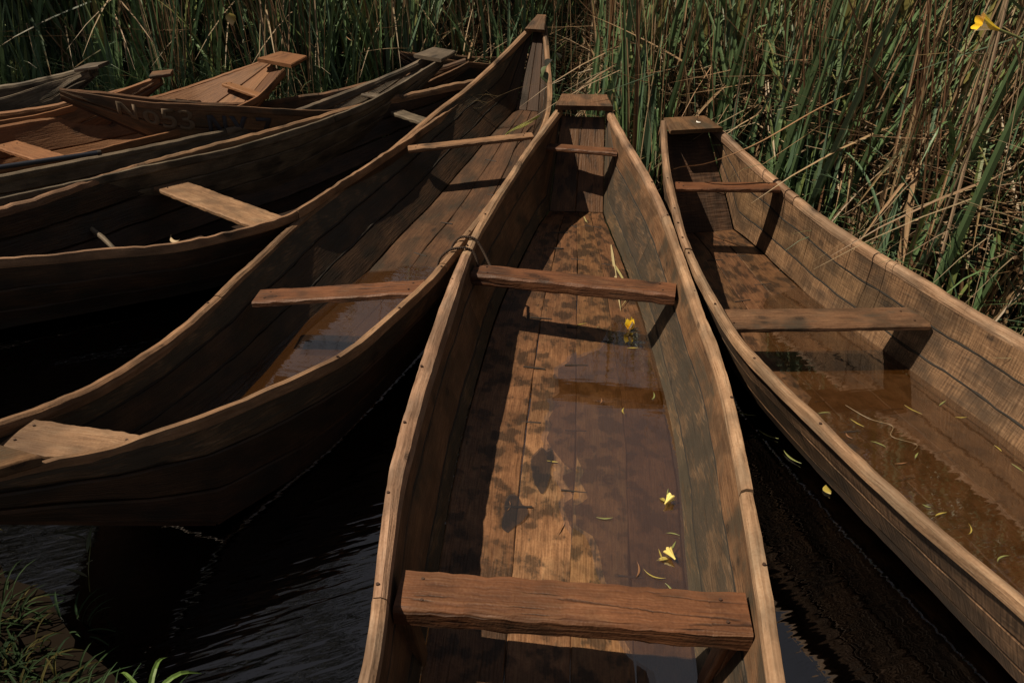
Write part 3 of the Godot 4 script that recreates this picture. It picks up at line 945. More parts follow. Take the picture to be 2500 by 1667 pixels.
	boats.orange = {
		"label": "newer orange-brown canoe at the upper left with a bright square tip plate", "seed": 53.0, "at": [-2.59, -5.4], "yaw": -58.54,
		"rim": [[-2.6, -0.11, 0.12, 0.60, 0.60], [-2.0, -0.18, 0.283, 0.477, 0.483], [-1.4, -0.265, 0.419, 0.42, 0.417], [-0.8, -0.359, 0.50, 0.42, 0.402], [-0.3, -0.423, 0.45, 0.423, 0.395], [0.2, -0.485, 0.30, 0.451, 0.40], [0.6, -0.471, 0.19, 0.516, 0.45], [0.85, -0.39, 0.175, 0.59, 0.51], [1.1, -0.20, 0.17, 0.70, 0.685]],
		"bot": [[-2.6, -0.08, 0.10, 0.57], [-2.1, -0.11, 0.18, 0.10], [-1.4, -0.16, 0.30, 0.07], [-0.8, -0.20, 0.36, 0.07], [-0.3, -0.20, 0.33, 0.08], [0.2, -0.15, 0.22, 0.12], [0.58, -0.09, 0.14, 0.20], [1.1, -0.07, 0.145, 0.665]],
		"j0": 1, "j1": 6, "strakes": [0.0, 0.48, 1.0], "side_wood": ["orange"], "floor_wood": "orange", "floor_cuts": [0.0, 0.5, 1.0], "rail_wood": "orange", "end_cuts": [0.0, 0.5, 1.0],
		"thwarts": [[[-0.66, -0.30, 0.335], [-0.33, 0.46, 0.33], 0.16, 0.028, "orange"], [[0.80, -0.30, 0.55], [0.95, 0.15, 0.52], 0.075, 0.024, "orange"]],
		"plates": [[[1.07, 0.04, 0.725], [1.24, -0.03, 0.75], 0.36, 0.28, 0.026, "orange"], [[-2.5, 0.0, 0.63], [-2.7, 0.0, 0.64], 0.3, 0.25, 0.026, "orange"]],
	}
	boats.lettered = {
		"label": "canoe with a sharp upturned bow and faded numbers painted on its brown side", "seed": 63.0, "at": [-2.79, -5.17], "yaw": -66.54,
		"rim": [[0.0, -0.02, 0.01, 0.70, 0.70], [0.25, -0.075, 0.045, 0.645, 0.645], [0.5, -0.14, 0.075, 0.575, 0.59], [0.9, -0.25, 0.115, 0.475, 0.54], [1.3, -0.34, 0.115, 0.43, 0.475], [1.65, -0.42, 0.10, 0.43, 0.43], [2.04, -0.42, 0.04, 0.48, 0.46], [2.5, -0.30, -0.08, 0.56, 0.55], [2.75, -0.22, -0.14, 0.63, 0.62]],
		"bot": [[0.0, -0.012, 0.004, 0.665], [0.3, -0.05, 0.03, 0.48], [0.56, -0.10, 0.05, 0.32], [0.9, -0.17, 0.065, 0.25], [1.4, -0.28, 0.05, 0.20], [1.9, -0.33, 0.0, 0.25], [2.4, -0.26, -0.10, 0.40], [2.75, -0.20, -0.15, 0.60]],
		"j0": 2, "j1": 6, "strakes": [0.0, 0.5, 1.0], "side_wood": ["worn"], "floor_wood": "worn", "floor_cuts": [0.0, 0.5, 1.0], "rail_wood": "worn", "end_cuts": [0.0, 1.0], "bulge": 0.008,
	}
	boats.far_left = {
		"label": "short end of a grey spotted canoe at the far left edge below the dark reeds", "seed": 73.0, "at": [-3.86, -6.2], "yaw": -83.99,
		"rim": [[-1.6, -0.10, 0.14, 0.55, 0.55], [-0.9, -0.13, 0.25, 0.46, 0.43], [-0.3, -0.08, 0.25, 0.455, 0.40], [0.1, -0.045, 0.225, 0.485, 0.435], [0.4, -0.005, 0.205, 0.54, 0.51], [0.6, 0.06, 0.215, 0.59, 0.565], [0.84, 0.13, 0.27, 0.64, 0.635]],
		"bot": [[-1.6, -0.07, 0.11, 0.52], [-1.1, -0.08, 0.15, 0.14], [-0.3, -0.05, 0.17, 0.16], [0.2, 0.0, 0.16, 0.24], [0.5, 0.06, 0.18, 0.36], [0.84, 0.15, 0.25, 0.61]],
		"j0": 1, "j1": 4, "strakes": [0.0, 0.5, 1.0], "side_wood": ["grey"], "floor_wood": "grey", "floor_cuts": [0.0, 0.5, 1.0], "rail_wood": "grey", "end_cuts": [0.0, 1.0],
		"thwarts": [[[0.55, 0.05, 0.53], [0.57, 0.20, 0.52], 0.08, 0.024, "grey"]],
		"plates": [[[0.76, 0.20, 0.66], [0.93, 0.23, 0.685], 0.20, 0.16, 0.024, "grey"]],
	}
	boats.far_dark = {
		"label": "unlit dark canoe with a thin pointed bow behind the grey canoe's tip plate", "seed": 83.0, "at": [-0.87, -6.6], "yaw": -72.47,
		"rim": [[0.0, -0.03, 0.0, 0.65, 0.65], [0.2, -0.08, 0.03, 0.615, 0.615], [0.45, -0.13, 0.07, 0.575, 0.57], [0.8, -0.18, 0.10, 0.535, 0.53], [1.3, -0.2, 0.12, 0.5, 0.5], [1.75, -0.06, 0.05, 0.55, 0.55]],
		"bot": [[0.0, -0.02, -0.01, 0.615], [0.2, -0.05, 0.01, 0.42], [0.4, -0.08, 0.04, 0.25], [0.8, -0.11, 0.06, 0.2], [1.3, -0.12, 0.08, 0.25], [1.75, -0.04, 0.03, 0.52]],
		"j0": 2, "j1": 4, "strakes": [0.0, 0.5, 1.0], "side_wood": ["tarred"], "floor_wood": "tarred", "floor_cuts": [0.0, 0.5, 1.0], "rail_wood": "worn", "end_cuts": [0.0, 1.0],
	}
	boats.back_left = {
		"label": "narrow brown canoe between the orange one and the grey one at the left edge", "seed": 93.0, "at": [-3.4, -5.62], "yaw": -77.83,
		"rim": [[-1.9, -0.12, 0.12, 0.55, 0.55], [-1.0, -0.18, 0.2, 0.42, 0.42], [-0.2, -0.09, 0.17, 0.42, 0.42], [0.2, -0.10, 0.12, 0.455, 0.45], [0.5, -0.12, 0.06, 0.50, 0.505], [0.75, -0.13, 0.0, 0.55, 0.56], [0.98, -0.13, -0.05, 0.62, 0.62]],
		"bot": [[-1.9, -0.09, 0.09, 0.52], [-1.4, -0.1, 0.12, 0.12], [-0.2, -0.05, 0.12, 0.14], [0.4, -0.07, 0.05, 0.25], [0.7, -0.1, -0.01, 0.40], [0.98, -0.11, -0.06, 0.59]],
		"j0": 1, "j1": 4, "strakes": [0.0, 0.5, 1.0], "side_wood": ["worn"], "floor_wood": "worn", "floor_cuts": [0.0, 0.5, 1.0], "rail_wood": "orange", "end_cuts": [0.0, 1.0],
		"plates": [[[0.92, -0.10, 0.645], [1.06, -0.10, 0.655], 0.16, 0.13, 0.024, "worn"]],
	}
	for k in boats: boat(boats[k])
	# posts under the ends of the near thwart of the middle canoe
	var t: Node3D = boats.middle.node
	put(beam(Vector3(0.352, 0.06, -0.255), Vector3(0.392, 0.297, -0.235), Vector3(0, 0, 1), 0.045, 0.05, 0.004, 0.002, 10), "knee_post", wood.thwart, t)
	put(beam(Vector3(-0.395, 0.06, -0.255), Vector3(-0.425, 0.297, -0.235), Vector3(0, 0, 1), 0.045, 0.05, 0.004, 0.002, 10), "knee_post", wood.worn, t)
	for pd in [[1.13, -0.115, 0.035, 0.12], [0.88, -0.195, 0.04, 0.075], [0.02, 0.02, 0.05, 0.09]]:
		var st := SurfaceTool.new()
		st.begin(Mesh.PRIMITIVE_TRIANGLES)
		var y := floor_y(boats.middle, pd[0], pd[1]) + 0.0045
		var rim := []
		for k in 28:
			var a := TAU * k / 28.0
			var r := 1.0 + 0.35 * nz(cos(a) * 0.6 + pd[0], sin(a) * 0.05, 2.0) + 0.15 * sin(a * 3.0 + pd[0] * 9.0)
			rim.append(Vector3(pd[1] + cos(a) * pd[2] * r, y, -pd[0] + sin(a) * pd[3] * r))
		for k in 28:
			for v in [Vector3(pd[1], y, -pd[0]), rim[k], rim[(k + 1) % 28]]:
				st.set_normal(Vector3.UP)
				st.set_uv(Vector2(v.x, v.z))
				st.add_vertex(v)
		put(st.commit(), "puddle", mats.wet, t)
	painted("No53", boats.lettered, 0.30, 0.74, 0.90, 0.42, mats.pale_paint, "painted_number")
	painted("NY 7", boats.lettered, 0.82, 1.22, 0.80, 0.30, mats.blue_paint, "painted_letters")


# letters bent onto the outside of a canoe's right side, from s0 to s1 and from the height share f1 down to f0
func painted(text: String, b: Dictionary, s0: float, s1: float, f1: float, f0: float, mat: Material, called: String) -> void:
	var tm := TextMesh.new()
	var font := SystemFont.new()
	font.font_names = PackedStringArray(["Droid Sans"])
	font.font_weight = 700
	tm.font = font
	tm.text = text
	tm.font_size = 48
	tm.pixel_size = 0.01
	tm.depth = 0.02
	tm.curve_step = 1.0
	var arr := tm.get_mesh_arrays()
	var vs: PackedVector3Array = arr[Mesh.ARRAY_VERTEX]
	if vs.is_empty():
		print("no letters")
		return
	var lo := vs[0]
	var hi := vs[0]
	for v in vs:
		lo = lo.min(v); hi = hi.max(v)
	var st := SurfaceTool.new()
	st.begin(Mesh.PRIMITIVE_TRIANGLES)
	for v in vs:
		var s := lerpf(s0, s1, (v.x - lo.x) / (hi.x - lo.x))
		var f := lerpf(f0, f1, (v.y - lo.y) / (hi.y - lo.y))
		var p := side_pt(b, 1, s, f)
		var u := side_pt(b, 1, s, f + 0.05) - p
		var tg := side_pt(b, 1, s + 0.03, f) - p
		var n := tg.cross(u).normalized()
		if n.x < 0.0: n = -n
		st.add_vertex(p + n * (b.thick + 0.0035 + (0.001 if v.z > 0.0 else -0.003)))
	var idx = arr[Mesh.ARRAY_INDEX]
	if idx != null and idx.size() > 0:
		for i in idx: st.add_index(i)
	st.generate_normals()
	var o := put(st.commit(), called, mat, b.node)


# ------------------------------------------------------------------ reeds
func blade(st: SurfaceTool, base: Vector3, az: float, lean: float, bend: float, kink: float, l: float, w: float, col: Color, segs := 8) -> void:
	var dir := Vector3(cos(az), 0, sin(az))
	var side := Vector3(-sin(az), 0, cos(az)).rotated(Vector3.UP, rng.randf_range(-0.9, 0.9))
	var p := base
	var rows := []
	var kf := rng.randf_range(0.35, 0.75)
	var tipf := rng.randf_range(0.6, 1.1)
	var tipc := Color(0.22, 0.15, 0.075)
	for i in segs + 1:
		var f := float(i) / segs
		var th := lean + bend * pow(f, 1.6) + (kink if f > kf else 0.0)
		var d := dir * sin(th) + Vector3.UP * cos(th)
		if i > 0: p += d * (l / segs)
		var hw := w * 0.5 * minf(1.0, 0.45 + f * 3.0) * (1.0 - pow(f, 3.0)) + 0.0006
		var nrm := side.cross(d).normalized()
		rows.append([p - side * hw + nrm * hw * 0.35, p, p + side * hw + nrm * hw * 0.35])
	for i in segs:
		for k in 2:
			var a: Vector3 = rows[i][k]
			var b: Vector3 = rows[i][k + 1]
			var c: Vector3 = rows[i + 1][k + 1]
			var d2: Vector3 = rows[i + 1][k]
			var n := (b - a).cross(d2 - a).normalized()
			for v in [a, c, b, a, d2, c]:
				st.set_normal(n)
				st.set_color(col.lerp(tipc, clampf((float(i) / segs - tipf) * 5.0, 0, 1)))
				st.add_vertex(v)


func green() -> Color:
	var r := rng.randf()
	var v := rng.randf_range(0.65, 1.25)
	if r < 0.55: return Color(0.090 * v, 0.148 * v, 0.066 * v)
	if r < 0.80: return Color(0.080 * v, 0.130 * v, 0.080 * v)
	if r < 0.96: return Color(0.14 * v, 0.18 * v, 0.060 * v)
	return Color(0.15 * v, 0.135 * v, 0.045 * v)


func dead() -> Color:
	var r := rng.randf()
	var v := rng.randf_range(0.7, 1.2)
	if r < 0.45: return Color(0.29 * v, 0.195 * v, 0.115 * v)
	if r < 0.75: return Color(0.145 * v, 0.082 * v, 0.045 * v)
	return Color(0.34 * v, 0.26 * v, 0.17 * v)


func tuft(kind: String, n: int) -> ArrayMesh:
	var st := SurfaceTool.new()
	st.begin(Mesh.PRIMITIVE_TRIANGLES)
	for i in n:
		var a := rng.randf_range(0, TAU)
		var base := Vector3(cos(a), 0, sin(a)) * rng.randf_range(0, 0.10)
		match kind:
			"green":
				var kink := rng.randf_range(0.8, 1.7) if rng.randf() < 0.16 else 0.0
				blade(st, base, a, rng.randf_range(0.0, 0.5) * rng.randf(), rng.randf_range(0.05, 1.7) * rng.randf(), kink, rng.randf_range(0.9, 2.2), rng.randf_range(0.016, 0.046), green(), 8)
			"front":
				var fa := rng.randf_range(-1.7, 1.7)
				blade(st, base, fa, rng.randf_range(0.0, 0.5) * rng.randf(), rng.randf_range(0.0, 1.9) * rng.randf(), rng.randf_range(0.8, 1.8) if rng.randf() < 0.22 else 0.0, rng.randf_range(0.6, 1.8), rng.randf_range(0.016, 0.052), green() * 1.15, 9)
			"front_dry":
				var fd := rng.randf_range(-1.5, 1.5)
				blade(st, base, fd, rng.randf_range(0.02, 0.7), rng.randf_range(-0.1, 0.8), rng.randf_range(0.7, 2.3) if rng.randf() < 0.55 else 0.0, rng.randf_range(0.5, 1.4), rng.randf_range(0.008, 0.024), dead(), 7)
			"front_litter":
				var fl := rng.randf_range(-1.4, 1.4)
				blade(st, base + Vector3(0, rng.randf_range(0, 0.3), 0), fl, rng.randf_range(0.95, 1.75), rng.randf_range(-0.35, 0.35), 0.0, rng.randf_range(0.3, 0.8), rng.randf_range(0.006, 0.016), dead(), 4)
			"dry":
				blade(st, base, a, rng.randf_range(0.02, 0.6), rng.randf_range(-0.2, 0.8), rng.randf_range(0.7, 2.3) if rng.randf() < 0.5 else 0.0, rng.randf_range(0.6, 1.6), rng.randf_range(0.008, 0.024), dead(), 7)
			"stalk":
				blade(st, base, a, rng.randf_range(0.0, 0.25), rng.randf_range(-0.05, 0.15), 0.0, rng.randf_range(1.3, 2.2), rng.randf_range(0.006, 0.011), dead(), 4)
			"litter":
				blade(st, base + Vector3(0, rng.randf_range(0, 0.3), 0), a, rng.randf_range(1.05, 1.75), rng.randf_range(-0.35, 0.35), 0.0, rng.randf_range(0.3, 0.9), rng.randf_range(0.006, 0.016), dead(), 4)
			"sedge":
				blade(st, base, a, rng.randf_range(0.05, 0.7), rng.randf_range(0.6, 2.1), 0.0, rng.randf_range(0.3, 0.8), rng.randf_range(0.004, 0.009), green(), 8)
			"low":
				blade(st, base, a, rng.randf_range(0.2, 1.1), rng.randf_range(0.4, 1.8), 0.0, rng.randf_range(0.06, 0.17), rng.randf_range(0.006, 0.012), green() * 0.25, 5)
	return st.commit()


func scatter(called: String, label: String, kind: String, variants: int, per: int, count: int, deep: float, x0: float, x1: float, dark := 1.0, lift := 0.0, keep := 0.05, keep_left := 0.03) -> void:
	for v in variants:
		var xs: Array[Transform3D] = []
		var cols := []
		var tries := 0
		while xs.size() < count / variants and tries < count * 40:
			tries += 1
			var x := rng.randf_range(x0, x1)
			var z := rng.randf_range(-10.5, -0.5)
			var d := behind(x, z)
			if d < (keep if x > -0.7 else keep_left) or d > deep: continue
			# clumpy
			if nz(x, z * 0.06, 2.0) + nz(x + 5.0, z * 0.13, 5.0) * 0.6 < rng.randf_range(-0.75, 0.35): continue
			var s := rng.randf_range(0.75, 1.2)
			var turn := rng.randf_range(0, TAU)
			if kind.begins_with("front"):
				var gx := behind(x + 0.06, z) - behind(x - 0.06, z)
				var gz := behind(x, z + 0.06) - behind(x, z - 0.06)
				turn = atan2(-gz, gx) + rng.randf_range(-0.35, 0.35)
			xs.append(Transform3D(Basis.from_euler(Vector3(0, turn, 0)).scaled(Vector3(s, s, s)), Vector3(x, ground_y(x, z) - 0.02 + lift * rng.randf(), z)))
			var g := rng.randf_range(0.75, 1.2) * dark
			cols.append(Color(g, g * rng.randf_range(0.95, 1.05), g))
		var o := multi(tuft(kind, per), xs, cols)
		o.name = called
		o.material_override = mats.blade
		add_child(o, true)
		tag(o, label, "reeds", "", "stuff")


func reed_clump(label: String, at: Vector3, n: int, lmin: float, lmax: float, w: float, bend: float, dry: float) -> void:
	at.y = ground_y(at.x, at.z) - 0.02
	var t := thing("reed_clump", label, "reeds", at, 0.0, "reed clumps at the front of the bank")
	var inward := atan2(behind(at.x, at.z + 0.06) - behind(at.x, at.z - 0.06), behind(at.x + 0.06, at.z) - behind(at.x - 0.06, at.z))
	for i in n:
		var st := SurfaceTool.new()
		st.begin(Mesh.PRIMITIVE_TRIANGLES)
		var a := inward + rng.randf_range(-1.9, 1.9)
		var isdry := rng.randf() < dry
		var kink := rng.randf_range(0.7, 1.9) if rng.randf() < (0.45 if isdry else 0.0) else 0.0
		blade(st, Vector3(cos(a), 0, sin(a)) * rng.randf_range(0, 0.09), a, rng.randf_range(0.02, 0.22), bend * rng.randf_range(0.2, 1.0), kink, rng.randf_range(lmin, lmax), w * rng.randf_range(0.6, 1.25), dead() * 1.1 if isdry else green() * 1.15, 12)
		put(st.commit(), "leaf", mats.blade, t)


func make_reeds() -> void:
	rng.seed = 20240
	scatter("green_reeds", "upright green reed leaves at the very front of the bank", "front", 5, 8, 720, 0.95, -8.5, 4.2, 0.92, 0.0, 0.06, 0.06)
	scatter("green_reeds", "tall green reed leaves massed deeper in the bank", "green", 5, 8, 900, 2.3, -8.5, 4.2, 0.85, 0.0, 0.9, 0.7)
	scatter("dry_reeds", "broken tan reed leaves along the front of the bank", "front_dry", 4, 8, 800, 0.9, -0.4, 4.2, 0.85, 0.0, 0.14)
	scatter("reed_litter", "fallen dead stems showing between the front reeds", "front_litter", 3, 9, 600, 0.9, -0.2, 4.2, 0.75, 0.5, 0.12)
	scatter("dry_reeds", "dead tan and brown reed leaves hanging among the green ones", "dry", 4, 9, 1100, 1.6, -0.5, 4.2, 0.85, 0.0, 0.7)
	scatter("dry_reeds", "dead reed leaves in the shaded bank at the left", "dry", 2, 6, 330, 1.8, -8.5, -0.5, 1.0, 0.0, 0.7, 0.7)
	scatter("reed_stalks", "thin pale upright reed stalks in the bank", "stalk", 3, 4, 520, 1.8, -3.0, 4.2)
	scatter("reed_litter", "fallen dead reed stems heaped at the foot of the bank", "litter", 3, 9, 900, 1.4, -0.2, 4.2, 0.8, 0.6, 0.55)
	reed_clump("arching clump of broad green reed leaves right of the right-hand canoe's far thwart", Vector3(1.84, 0, -3.55), 13, 0.7, 1.25, 0.030, 1.6, 0.1)
	reed_clump("upright broad green reed leaves at the right edge beside the right-hand canoe", Vector3(2.16, 0, -2.9), 12, 0.7, 1.3, 0.030, 0.6, 0.0)
	reed_clump("mixed green and straw reed clump between the middle canoe's tip and the right-hand canoe's tip", Vector3(0.80, 0, -5.25), 13, 0.9, 1.7, 0.026, 0.5, 0.4)
	reed_clump("pale reed clump immediately right of the diagonal canoe's tall bow", Vector3(0.66, 0, -6.0), 14, 1.0, 1.9, 0.024, 0.5, 0.45)
	reed_clump("sunlit grass clump just right of the orange canoe's tip plate", Vector3(-1.30, 0, -6.65), 16, 0.8, 1.3, 0.020, 0.9, 0.1)
	reed_clump("low arching grass clump right of the far left canoe's tip", Vector3(-2.75, 0, -6.70), 14, 0.5, 0.9, 0.016, 1.9, 0.0)
	reed_clump("tall green reed clump directly behind the right-hand canoe's tip plate", Vector3(1.22, 0, -5.0), 12, 1.1, 1.9, 0.028, 0.4, 0.3)
	reed_clump("drooping dead reed clump above the bow side of the right-hand canoe", Vector3(1.62, 0, -4.35), 12, 0.8, 1.5, 0.022, 1.5, 0.85)
	reed_clump("green reed clump in the reeds over the right-hand canoe's near thwart", Vector3(2.5, 0, -2.75), 12, 0.9, 1.6, 0.032, 0.6, 0.0)
	reed_clump("dark reed clump left of the diagonal canoe's tall bow", Vector3(-0.45, 0, -6.85), 12, 0.9, 1.5, 0.018, 0.7, 0.3)
	scatter("sedge", "fine arching sedge leaves at the edge of the water", "sedge", 3, 14, 420, 0.6, -7.5, 4.0, 1.0, 0.0, 0.22)


# ------------------------------------------------------------------ small things
func arc_blade(pts: Array, w: float, col: Color, segs := 20) -> ArrayMesh:
	var cv := Curve3D.new()
	cv.bake_interval = 0.008
	for i in pts.size():
		var p: Vector3 = pts[i]
		var t: Vector3 = (pts[mini(i + 1, pts.size() - 1)] - pts[maxi(i - 1, 0)]) * 0.17
		cv.add_point(p, -t, t)
	var l := cv.get_baked_length()
	var st := SurfaceTool.new()
	st.begin(Mesh.PRIMITIVE_TRIANGLES)
	var rows := []
	for i in segs + 1:
		var f := float(i) / segs
		var p := cv.sample_baked(f * l)
		var d := (cv.sample_baked(minf(l, f * l + 0.01)) - cv.sample_baked(maxf(0, f * l - 0.01))).normalized()
		var side := d.cross(Vector3.UP)
		if side.length() < 0.1: side = Vector3.RIGHT
		side = side.normalized().rotated(d, 0.35)
		var n := side.cross(d).normalized()
		var hw := w * 0.5 * minf(1.0, 0.35 + f * 4.0) * (1.0 - pow(f, 4.0)) + 0.0005
		rows.append([p - side * hw + n * hw * 0.4, p, p + side * hw + n * hw * 0.4])
	for i in segs:
		for k in 2:
			var a: Vector3 = rows[i][k]
			var b: Vector3 = rows[i][k + 1]
			var c: Vector3 = rows[i + 1][k + 1]
			var e: Vector3 = rows[i + 1][k]
			var n := (b - a).cross(e - a).normalized()
			for v in [a, c, b, a, e, c]:
				st.set_normal(n); st.set_color(col); st.add_vertex(v)
	return st.commit()


func sliver(l: float, w: float, curl: float, mat: Material) -> ArrayMesh:
	var st := SurfaceTool.new()
	st.begin(Mesh.PRIMITIVE_TRIANGLES)
	var n := 8
	for i in n + 1:
		var f := float(i) / n
		var a := (f - 0.5) * curl
		var c := Vector3(l * (1.0 - cos(a)) / maxf(absf(curl), 0.01) * signf(curl), 0.002 + 0.004 * absf(f - 0.5), l * (sin(a) / maxf(absf(curl), 0.01)))
		var hw := w * 0.5 * sin(PI * clampf(f, 0.02, 0.98))
		for s in [-1.0, 0.0, 1.0]:
			st.add_vertex(c + Vector3(cos(a) * hw * s, (1.0 - absf(s)) * w * 0.18, -sin(a) * hw * s))
	for i in n:
		for k in 2:
			var q := i * 3 + k
			for e in [q, q + 3, q + 1, q + 1, q + 3, q + 4]: st.add_index(e)
	st.generate_normals()
	return st.commit()


# a trumpet flower of five petals opening along +y
func flower_mesh(r: float, h: float) -> ArrayMesh:
	var st := SurfaceTool.new()
	st.begin(Mesh.PRIMITIVE_TRIANGLES)
	var rows := 8
	var cols := 40
	for i in rows + 1:
		var f := float(i) / rows
		for k in cols + 1:
			var a := TAU * k / cols
			var lobe := absf(cos(a * 2.5))
			var rr := lerpf(0.16, 1.0, pow(f, 1.5)) * r * (1.0 - 0.22 * f * (1.0 - lobe)) + 0.05 * r * f * sin(a * 5.0 + 0.6)
			var y := h * f + f * f * r * (0.28 * lobe - 0.1) + 0.03 * r * sin(a * 10.0) * f
			st.add_vertex(Vector3(cos(a) * rr, y, sin(a) * rr))
	for i in rows:
		for k in cols:
			var q := i * (cols + 1) + k
			for e in [q, q + 1, q + cols + 1, q + 1, q + cols + 2, q + cols + 1]: st.add_index(e)
	st.generate_normals()
	return st.commit()


func in_boat(b: Dictionary, s: float, x: float, y: float) -> Vector3:
	return (b.node as Node3D).transform * Vector3(x, y, -s)


func make_details() -> void:
	rng.seed = 777
	make_rope()
	make_pole()
	make_floating()
	make_flowers()
	make_loose()
	make_near_bank()


func make_rope() -> void:
	var b: Dictionary = boats.middle
	var t := thing("mooring_rope", "dark braided rope lashing the middle canoe to the diagonal one beside it", "rope", Vector3(-0.22, 0.405, -3.38))
	t.scale = Vector3(0.8, 0.85, 0.9)
	# two turns over both rims, and a tail down to the thwart
	var paths := [
		[Vector3(-0.12, -0.13, 0.10), Vector3(-0.13, -0.02, 0.09), Vector3(-0.085, 0.035, 0.065), Vector3(-0.02, 0.045, 0.04), Vector3(0.035, 0.035, 0.03), Vector3(0.075, 0.0, 0.045), Vector3(0.09, -0.08, 0.07), Vector3(0.08, -0.12, 0.10)],
		[Vector3(-0.055, -0.13, -0.05), Vector3(-0.07, -0.02, -0.055), Vector3(-0.03, 0.045, -0.075), Vector3(0.03, 0.05, -0.085), Vector3(0.075, 0.035, -0.075), Vector3(0.11, -0.01, -0.05), Vector3(0.15, -0.07, 0.0), Vector3(0.19, -0.13, 0.06)],
	]
	for p in paths:
		var cv := Curve3D.new()
		cv.bake_interval = 0.008
		for i in p.size():
			var tg: Vector3 = (p[mini(i + 1, p.size() - 1)] - p[maxi(i - 1, 0)]) * 0.2
			cv.add_point(p[i], -tg, tg)
		var l := cv.get_baked_length()
		for s in 3:
			var pts := PackedVector3Array()
			var rad := PackedFloat32Array()
			var n := 90
			for i in n:
				var f := float(i) / (n - 1)
				var c := cv.sample_baked(f * l, true)
				var d := (cv.sample_baked(minf(l, f * l + 0.005), true) - cv.sample_baked(maxf(0, f * l - 0.005), true)).normalized()
				var x := d.cross(Vector3(0.2, 0.3, 0.93)).normalized()
				var y := x.cross(d)
				var a := f * l * 190.0 + TAU * s / 3.0
				pts.append(c + (x * cos(a) + y * sin(a)) * 0.0040)
				rad.append(0.0044)
			put(tube(pts, rad, 6), "strand", mats.rope, t)


func make_pole() -> void:
	var pts := PackedVector3Array()
	var rad := PackedFloat32Array()
	for i in 16:
		var f := i / 15.0
		pts.append(Vector3(lerpf(-0.9, 0.42, f), 0.012 + sin(f * PI) * 0.012, lerpf(0.62, -0.33, f)))
		rad.append(0.014)
	var t := thing("pole", "thin dark blue pole laid along the rim of the grey canoe at the left", "pole", Vector3(-2.86, 0.425, -4.42))
	put(tube(pts, rad, 8), "shaft", mats.pole, t)
	var cap := PackedVector3Array([Vector3(0.42, 0.012, -0.33), Vector3(0.437, 0.012, -0.342)])
	put(tube(cap, PackedFloat32Array([0.016, 0.015]), 8), "end_cap", mats.iron, t)


func make_floating() -> void:
	var mid: Dictionary = boats.middle
	var rt: Dictionary = boats.right
	var spots := [
		[mid, 0.89, 0.10, 0.055, 1, "at the waterline beyond the near thwart"], [mid, 0.67, 0.20, 0.07, 2, "touching the near thwart"], [mid, 0.65, 0.24, 0.075, 0, "beside a brown one at the near thwart"], [mid, 0.74, 0.27, 0.05, 0, "left of the nearer pool blossom"],
		[mid, 1.51, 0.18, 0.05, 0, "floating alone in the widest part of the pool"], [mid, 2.18, 0.01, 0.06, 0, "on the boards left of the floating yellow blossom"], [mid, 2.15, 0.11, 0.06, 1, "just left of the floating yellow blossom"],
		[mid, 1.03, 0.315, 0.06, 1, "at the right side beyond the farthest blossom"], [mid, 1.17, -0.08, 0.04, 0, "on the dry stained boards left of the pool"], [mid, 0.91, -0.21, 0.055, 2, "on the shaded left boards"], [mid, 0.83, -0.04, 0.07, 2, "lying over an iron staple on the dry boards"],
		[mid, 1.57, 0.10, 0.04, 2, "sunk in the pool left of the lone yellow one"], [mid, 1.62, 0.31, 0.06, 1, "at the right side of the mid pool"], [mid, 0.78, 0.31, 0.055, 1, "under the nearer pool blossom"], [mid, 0.84, 0.315, 0.05, 1, "between the two farthest pale blossoms"], [mid, 0.60, 0.29, 0.06, 1, "pressed against the near thwart at the right side"],
		[mid, 0.06, 0.25, 0.07, 2, "left of the lowest pale blossom, below the near thwart"], [mid, 0.02, 0.26, 0.06, 0, "beside the crumpled lowest blossom"], [mid, 0.10, 0.02, 0.03, 0, "in the middle of the floor below the near thwart"], [mid, 2.0, 0.24, 0.05, 0, "just nearer than the floating yellow blossom"],
		[rt, 0.69, -0.20, 0.055, 1, "on the dry boards beside the left wall"], [rt, 0.60, -0.11, 0.06, 0, "left of the pale wavy thread"], [rt, 0.64, 0.15, 0.075, 0, "right of the pale wavy thread, straight and long"], [rt, 0.66, 0.29, 0.06, 1, "under the right wall, farthest of three"], [rt, 0.56, 0.30, 0.075, 0, "at the foot of the right wall, longest of three"],
		[rt, 0.38, -0.01, 0.045, 1, "curled up below the pale wavy thread"], [rt, 0.13, -0.14, 0.055, 1, "near the left rim, upper one of a pair"], [rt, 0.09, -0.12, 0.05, 0, "near the left rim, lower one of a pair"], [rt, 0.0, -0.07, 0.065, 0, "straight, in the lower right corner's water"], [rt, 0.36, 0.31, 0.04, 0, "at the foot of the right wall, shortest"],
		[rt, -0.12, -0.06, 0.06, 1, "closest to the photo's lower right corner"], [rt, 0.53, -0.19, 0.04, 2, "between left wall and thread"], [rt, 0.47, -0.10, 0.06, 1, "at the left end of the pale wavy thread"], [rt, 0.35, -0.09, 0.05, 2, "below the left end of the pale wavy thread"], [rt, 0.25, 0.30, 0.05, 1, "at the foot of the right wall, nearest"],
	]
	var words := ["yellow", "pale green", "brown"]
	var ms := [mats.leaf_yellow, mats.leaf_green, mats.leaf_brown]
	for e in spots:
		var b: Dictionary = e[0]
		var y := maxf(floor_y(b, e[1], e[2]) + 0.003, b.pool[2] + 0.0015)
		var k: int = e[4]
		var o := put(sliver(e[3], rng.randf_range(0.0042, 0.0075), rng.randf_range(-1.6, 1.6), ms[k]), "leaf_sliver", ms[k], self)
		o.position = in_boat(b, e[1], e[2], y)
		o.rotation.y = rng.randf_range(0, TAU)
		var where := "middle" if b == mid else "right-hand"
		tag(o, "%s sliver in the %s canoe, %s" % [words[k], where, e[5]], "leaf", "leaf slivers in the %s canoe" % where)


